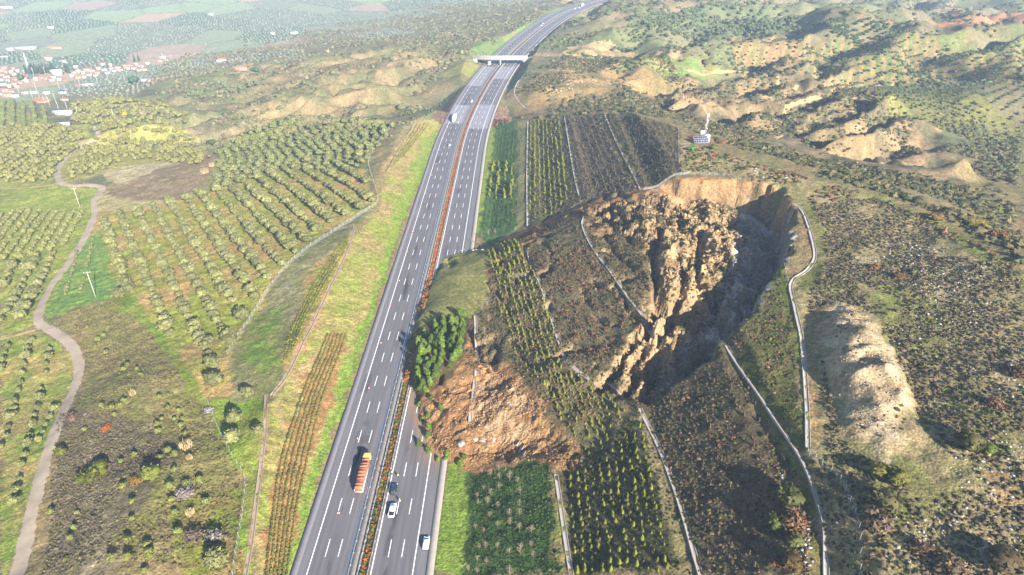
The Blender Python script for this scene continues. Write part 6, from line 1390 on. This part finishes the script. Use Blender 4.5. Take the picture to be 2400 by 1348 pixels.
# ---------------------------------------------------------------- village
WALLS = [mat_plain("white_wall", alb(250,246,240), .9, .2, var=.05, size=.4), mat_plain("cream_wall", alb(244,228,200), .9, .2, var=.06, size=.4), mat_plain("pink_wall", alb(240,190,160), .9, .2, var=.06, size=.4)]
ROOFS = [("red", mat_plain("red_tiles", alb(216,136,110), .9, .2, var=.15, size=.6)), ("brown", mat_plain("brown_tiles", alb(190,146,126), .9, .2, var=.15, size=.6)), ("white", mat_plain("white_roof", alb(240,236,232), .8, .2, var=.05)), ("purple", mat_plain("purple_roof", alb(130,100,140), .7, .2, var=.1))]
WINM = mat_plain("window_glass", (.05, .06, .08), .2, .5)
HOUSE_CACHE = {}
def house(px, py, w, d, h, rz, wall, roof, label, hip=True, name="house"):
    sc = .56 if (px < 440 and 130 < py < 240) else .85; w, d, h = w * sc, d * sc, h * sc; g = onland((px, py))[0]; e = empty(name, tuple(g), rz, label, "house" if name == "house" else name.replace("_", " "), "village houses" if name == "house" else None); key = (w, d, h, wall, roof, hip)
    if key not in HOUSE_CACHE:
        rh = .25 * d if roof in (0, 1) else .3; o = .4; m = []
        m.append(("wall", mesh_from("wall", *boxv((0, 0, h / 2 - .5), (w, d, h + 1)), mat=WALLS[wall], link=False)))
        if roof in (0, 1):
            x, y = w / 2 + o, d / 2 + o; k = x - y * .9 if hip else x; k = max(k, .4)
            v = np.array([(-x, -y, h), (x, -y, h), (x, y, h), (-x, y, h), (-k, 0, h + rh), (k, 0, h + rh)]); f = np.array([(0, 1, 5, 4), (2, 3, 4, 5), (1, 2, 5, 5), (3, 0, 4, 4)])
            bm = bmesh.new(); vs = [bm.verts.new(q) for q in v]; [bm.faces.new([vs[i] for i in q]) for q in ((0, 1, 5, 4), (2, 3, 4, 5), (1, 2, 5), (3, 0, 4), (3, 2, 1, 0))]
            rm = bpy.data.meshes.new("roof"); bm.to_mesh(rm); bm.free(); rm.materials.append(ROOFS[roof][1])
        else: rm = mesh_from("roof", *boxv((0, 0, h + .15), (w + .5, d + .5, .3)), mat=ROOFS[roof][1], link=False)
        m.append(("roof", rm)); n = max(2, int(w / 3))
        for i in range(n): m.append(("window", mesh_from("window", *boxv((-w / 2 + w * (i + .5) / n, -d / 2 - .02, h * .55), (1.1, .06, 1.2)), mat=WINM, link=False)))
        HOUSE_CACHE[key] = m
    for pn, me in HOUSE_CACHE[key]:
        o = bpy.data.objects.new(pn, me); COL.objects.link(o); o.parent = e
    return e
_v = []
for px, py in [(230,163),(228,172),(245,166),(262,164),(276,160),(292,158),(305,157),(318,154),(330,158),(186,168),(172,172),(178,160),(196,174),(210,176),(222,178),(250,172),(268,168),(284,165),(300,163),(314,162),(168,180),(184,182),(200,183),(95,184),(110,185),(125,182),(140,188),(85,188),(120,190),
              (5,168),(14,172),(24,170),(6,178),(16,182),(32,176),(42,170),(50,178),(4,190),(20,192),(36,188),(48,196),(8,202),(22,204),(34,200),(12,214),(26,216),(2,222),(40,206),(58,170),(240,152),(258,156),(338,164),(326,166),(216,168),(204,166),(346,150),(30,163),(10,160),(55,186),(62,192)]:
    _v.append((px + rng.uniform(-1.5, 1.5), py + rng.uniform(-1, 1)))
_v.sort()
for n, (px, py) in enumerate(_v):
    ri = int(rng.choice([0, 0, 0, 1, 1, 2])); wi = int(rng.choice([0, 0, 0, 0, 1, 2])); sz = [(9, 8, 5.5), (12, 8, 4), (8, 7, 6.5), (14, 9, 4.5)][int(rng.integers(0, 4))]
    house(px, py, *sz, rng.uniform(-.5, .3), wi, ri, f"{('white', 'cream', 'pinkish')[wi]} village house under a {ROOFS[ri][0]} roof, {ordinal(n + 1)} house counting from the left")
for a in [(135,176,22,14,12,-.2,0,2,"large white four-storey block with orange balconies in the village"),(115,141,16,12,8,-.2,0,0,"white house with a red roof standing alone behind the village"),(150,146,12,6,4,-.2,0,2,"white building strip behind the cypress trees"),
          (205,201,26,9,4,.1,0,2,"long white shed at the village's near edge"),(185,204,8,7,4,.1,2,0,"red-walled house beside the long white shed"),(340,190,14,7,4,.1,0,2,"white house by the big dark tree"),(352,190,12,6,3.5,.1,2,1,"pinkish house right of the white one by the big dark tree"),
          (375,145,12,7,4,0,1,0,"cream house with orange roof at the village's right end"),(390,143,9,7,4,0,1,0,"cream house beyond the one at the village's right end"),(382,136,15,6,4,0,0,2,"white farm building above the village's right end"),
          (148,219,16,8,4.5,-.1,0,3,"house with a purple roof below the village"),(110,220,14,7,4,-.1,0,2,"white building among trees below the village"),(80,219,12,8,4,.1,0,2,"white house with terrace below the village"),(60,220,12,7,3.6,.1,1,2,"cream house at the lane below the village"),
          (20,226,18,10,6,.15,2,0,"big orange-roofed house at the far left below the village"),(38,227,12,8,4,.2,0,2,"white annex beside the big orange-roofed house"),(100,240,18,11,3.2,-.35,2,0,"low building with a wide orange-red roof amid the groves"),(152,235,13,6,3,0,0,0,"small white house with a red roof amid olive trees"),
          (60,115,40,6,3.5,0,0,2,"long white sheds in the plain, left of two"),(130,114,24,6,3.5,0,2,0,"long red-roofed sheds in the plain, right of two"),(25,118,10,7,4,0,0,2,"small white farm building at the plain's left"),(10,134,18,8,4,0,0,3,"farm hall with purple roof in the plain's left"),
          (520,145,14,8,4,.2,0,0,"red-roofed farmhouse among the far slopes"),(565,163,16,8,3.6,.1,2,0,"red-roofed low farmhouse above the eroded hills"),(690,80,14,8,4,0,0,2,"white shed far out on the eroded hills"),(640,81,8,6,4,0,0,2,"tiny white hut on the plain's edge"),(495,36,12,6,4,0,0,2,"white hut far out in the plain"),(120,67,12,7,4,0,0,2,"white farm building far out in the plain, left"),(15,20,30,12,5,0,0,2,"large white hall at the far left of the plain"),
          (149,268,20,8,4.2,-.12,0,2,"long white shed with metal roof at the dirt road's far end"),(151,294,11,6,3.0,-.05,0,2,"small white flat-roofed shed in the pale grove")]:
    house(*a, hip=True)
g = onland((68, 164))[0]; e = empty("minaret", tuple(g), 0, "slender white minaret rising among dark cypresses in the village", "minaret")
part("shaft", cyl((0, 0, -.5), (0, 0, 17), 1.15, 1.0, 10), WALLS[0], e); part("balcony", cyl((0, 0, 13), (0, 0, 14), 1.3, 1.8, 10), WALLS[0], e); part("spire", cyl((0, 0, 17), (0, 0, 22), 1.15, .08, 10), mat_plain("lead_roof", (.45, .47, .5), .6, .3), e)
CYP = [tmesh("crown", conifer(s, 9, .17, .18, 8), alb(84,108,84), LEAF) for s in (60, 61)]; CYPT = pmesh("trunk", tube((0, 0, -.02), (0, 0, .3), .025, .02), BARK)
for n, (px, py) in enumerate([(62,172),(72,174),(80,172),(86,173),(92,172),(98,174),(104,172),(112,171),(118,172),(124,170),(128,172),(157,170),(162,172),(316,145),(326,144)]):
    q = onland((px, py))[0]; h = rng.uniform(11, 15); put("cypress_tree", [("crown", CYP[n % 2]), ("trunk", CYPT)], tuple(q), (h, h, h), n, f"dark cypress in the village, {ordinal(n + 1)} counting from the left", "cypress", "village cypresses")

# ---------------------------------------------------------------- the air
def haze():
    x, y0, y1, z0, z1 = 5300, -900, 9300, float(Z1.min()) - 1.0, 171.0
    o = mesh_from("haze", *boxv((0, (y0 + y1) / 2, (z0 + z1) / 2), (2 * x, y1 - y0, z1 - z0)))
    m = bpy.data.materials.new("haze"); m.use_nodes = True; n, l = m.node_tree.nodes, m.node_tree.links; n.remove(n["Principled BSDF"])
    v = n.new("ShaderNodeVolumePrincipled"); v.inputs["Color"].default_value = (.60, .76, 1.0, 1); v.inputs["Density"].default_value = HAZE_DENSITY; v.inputs["Anisotropy"].default_value = 0.0
    l.new(v.outputs[0], n["Material Output"].inputs["Volume"]); o.data.materials.append(m); tag(o, kind="stuff")
HAZE_DENSITY = 0.00015
haze()
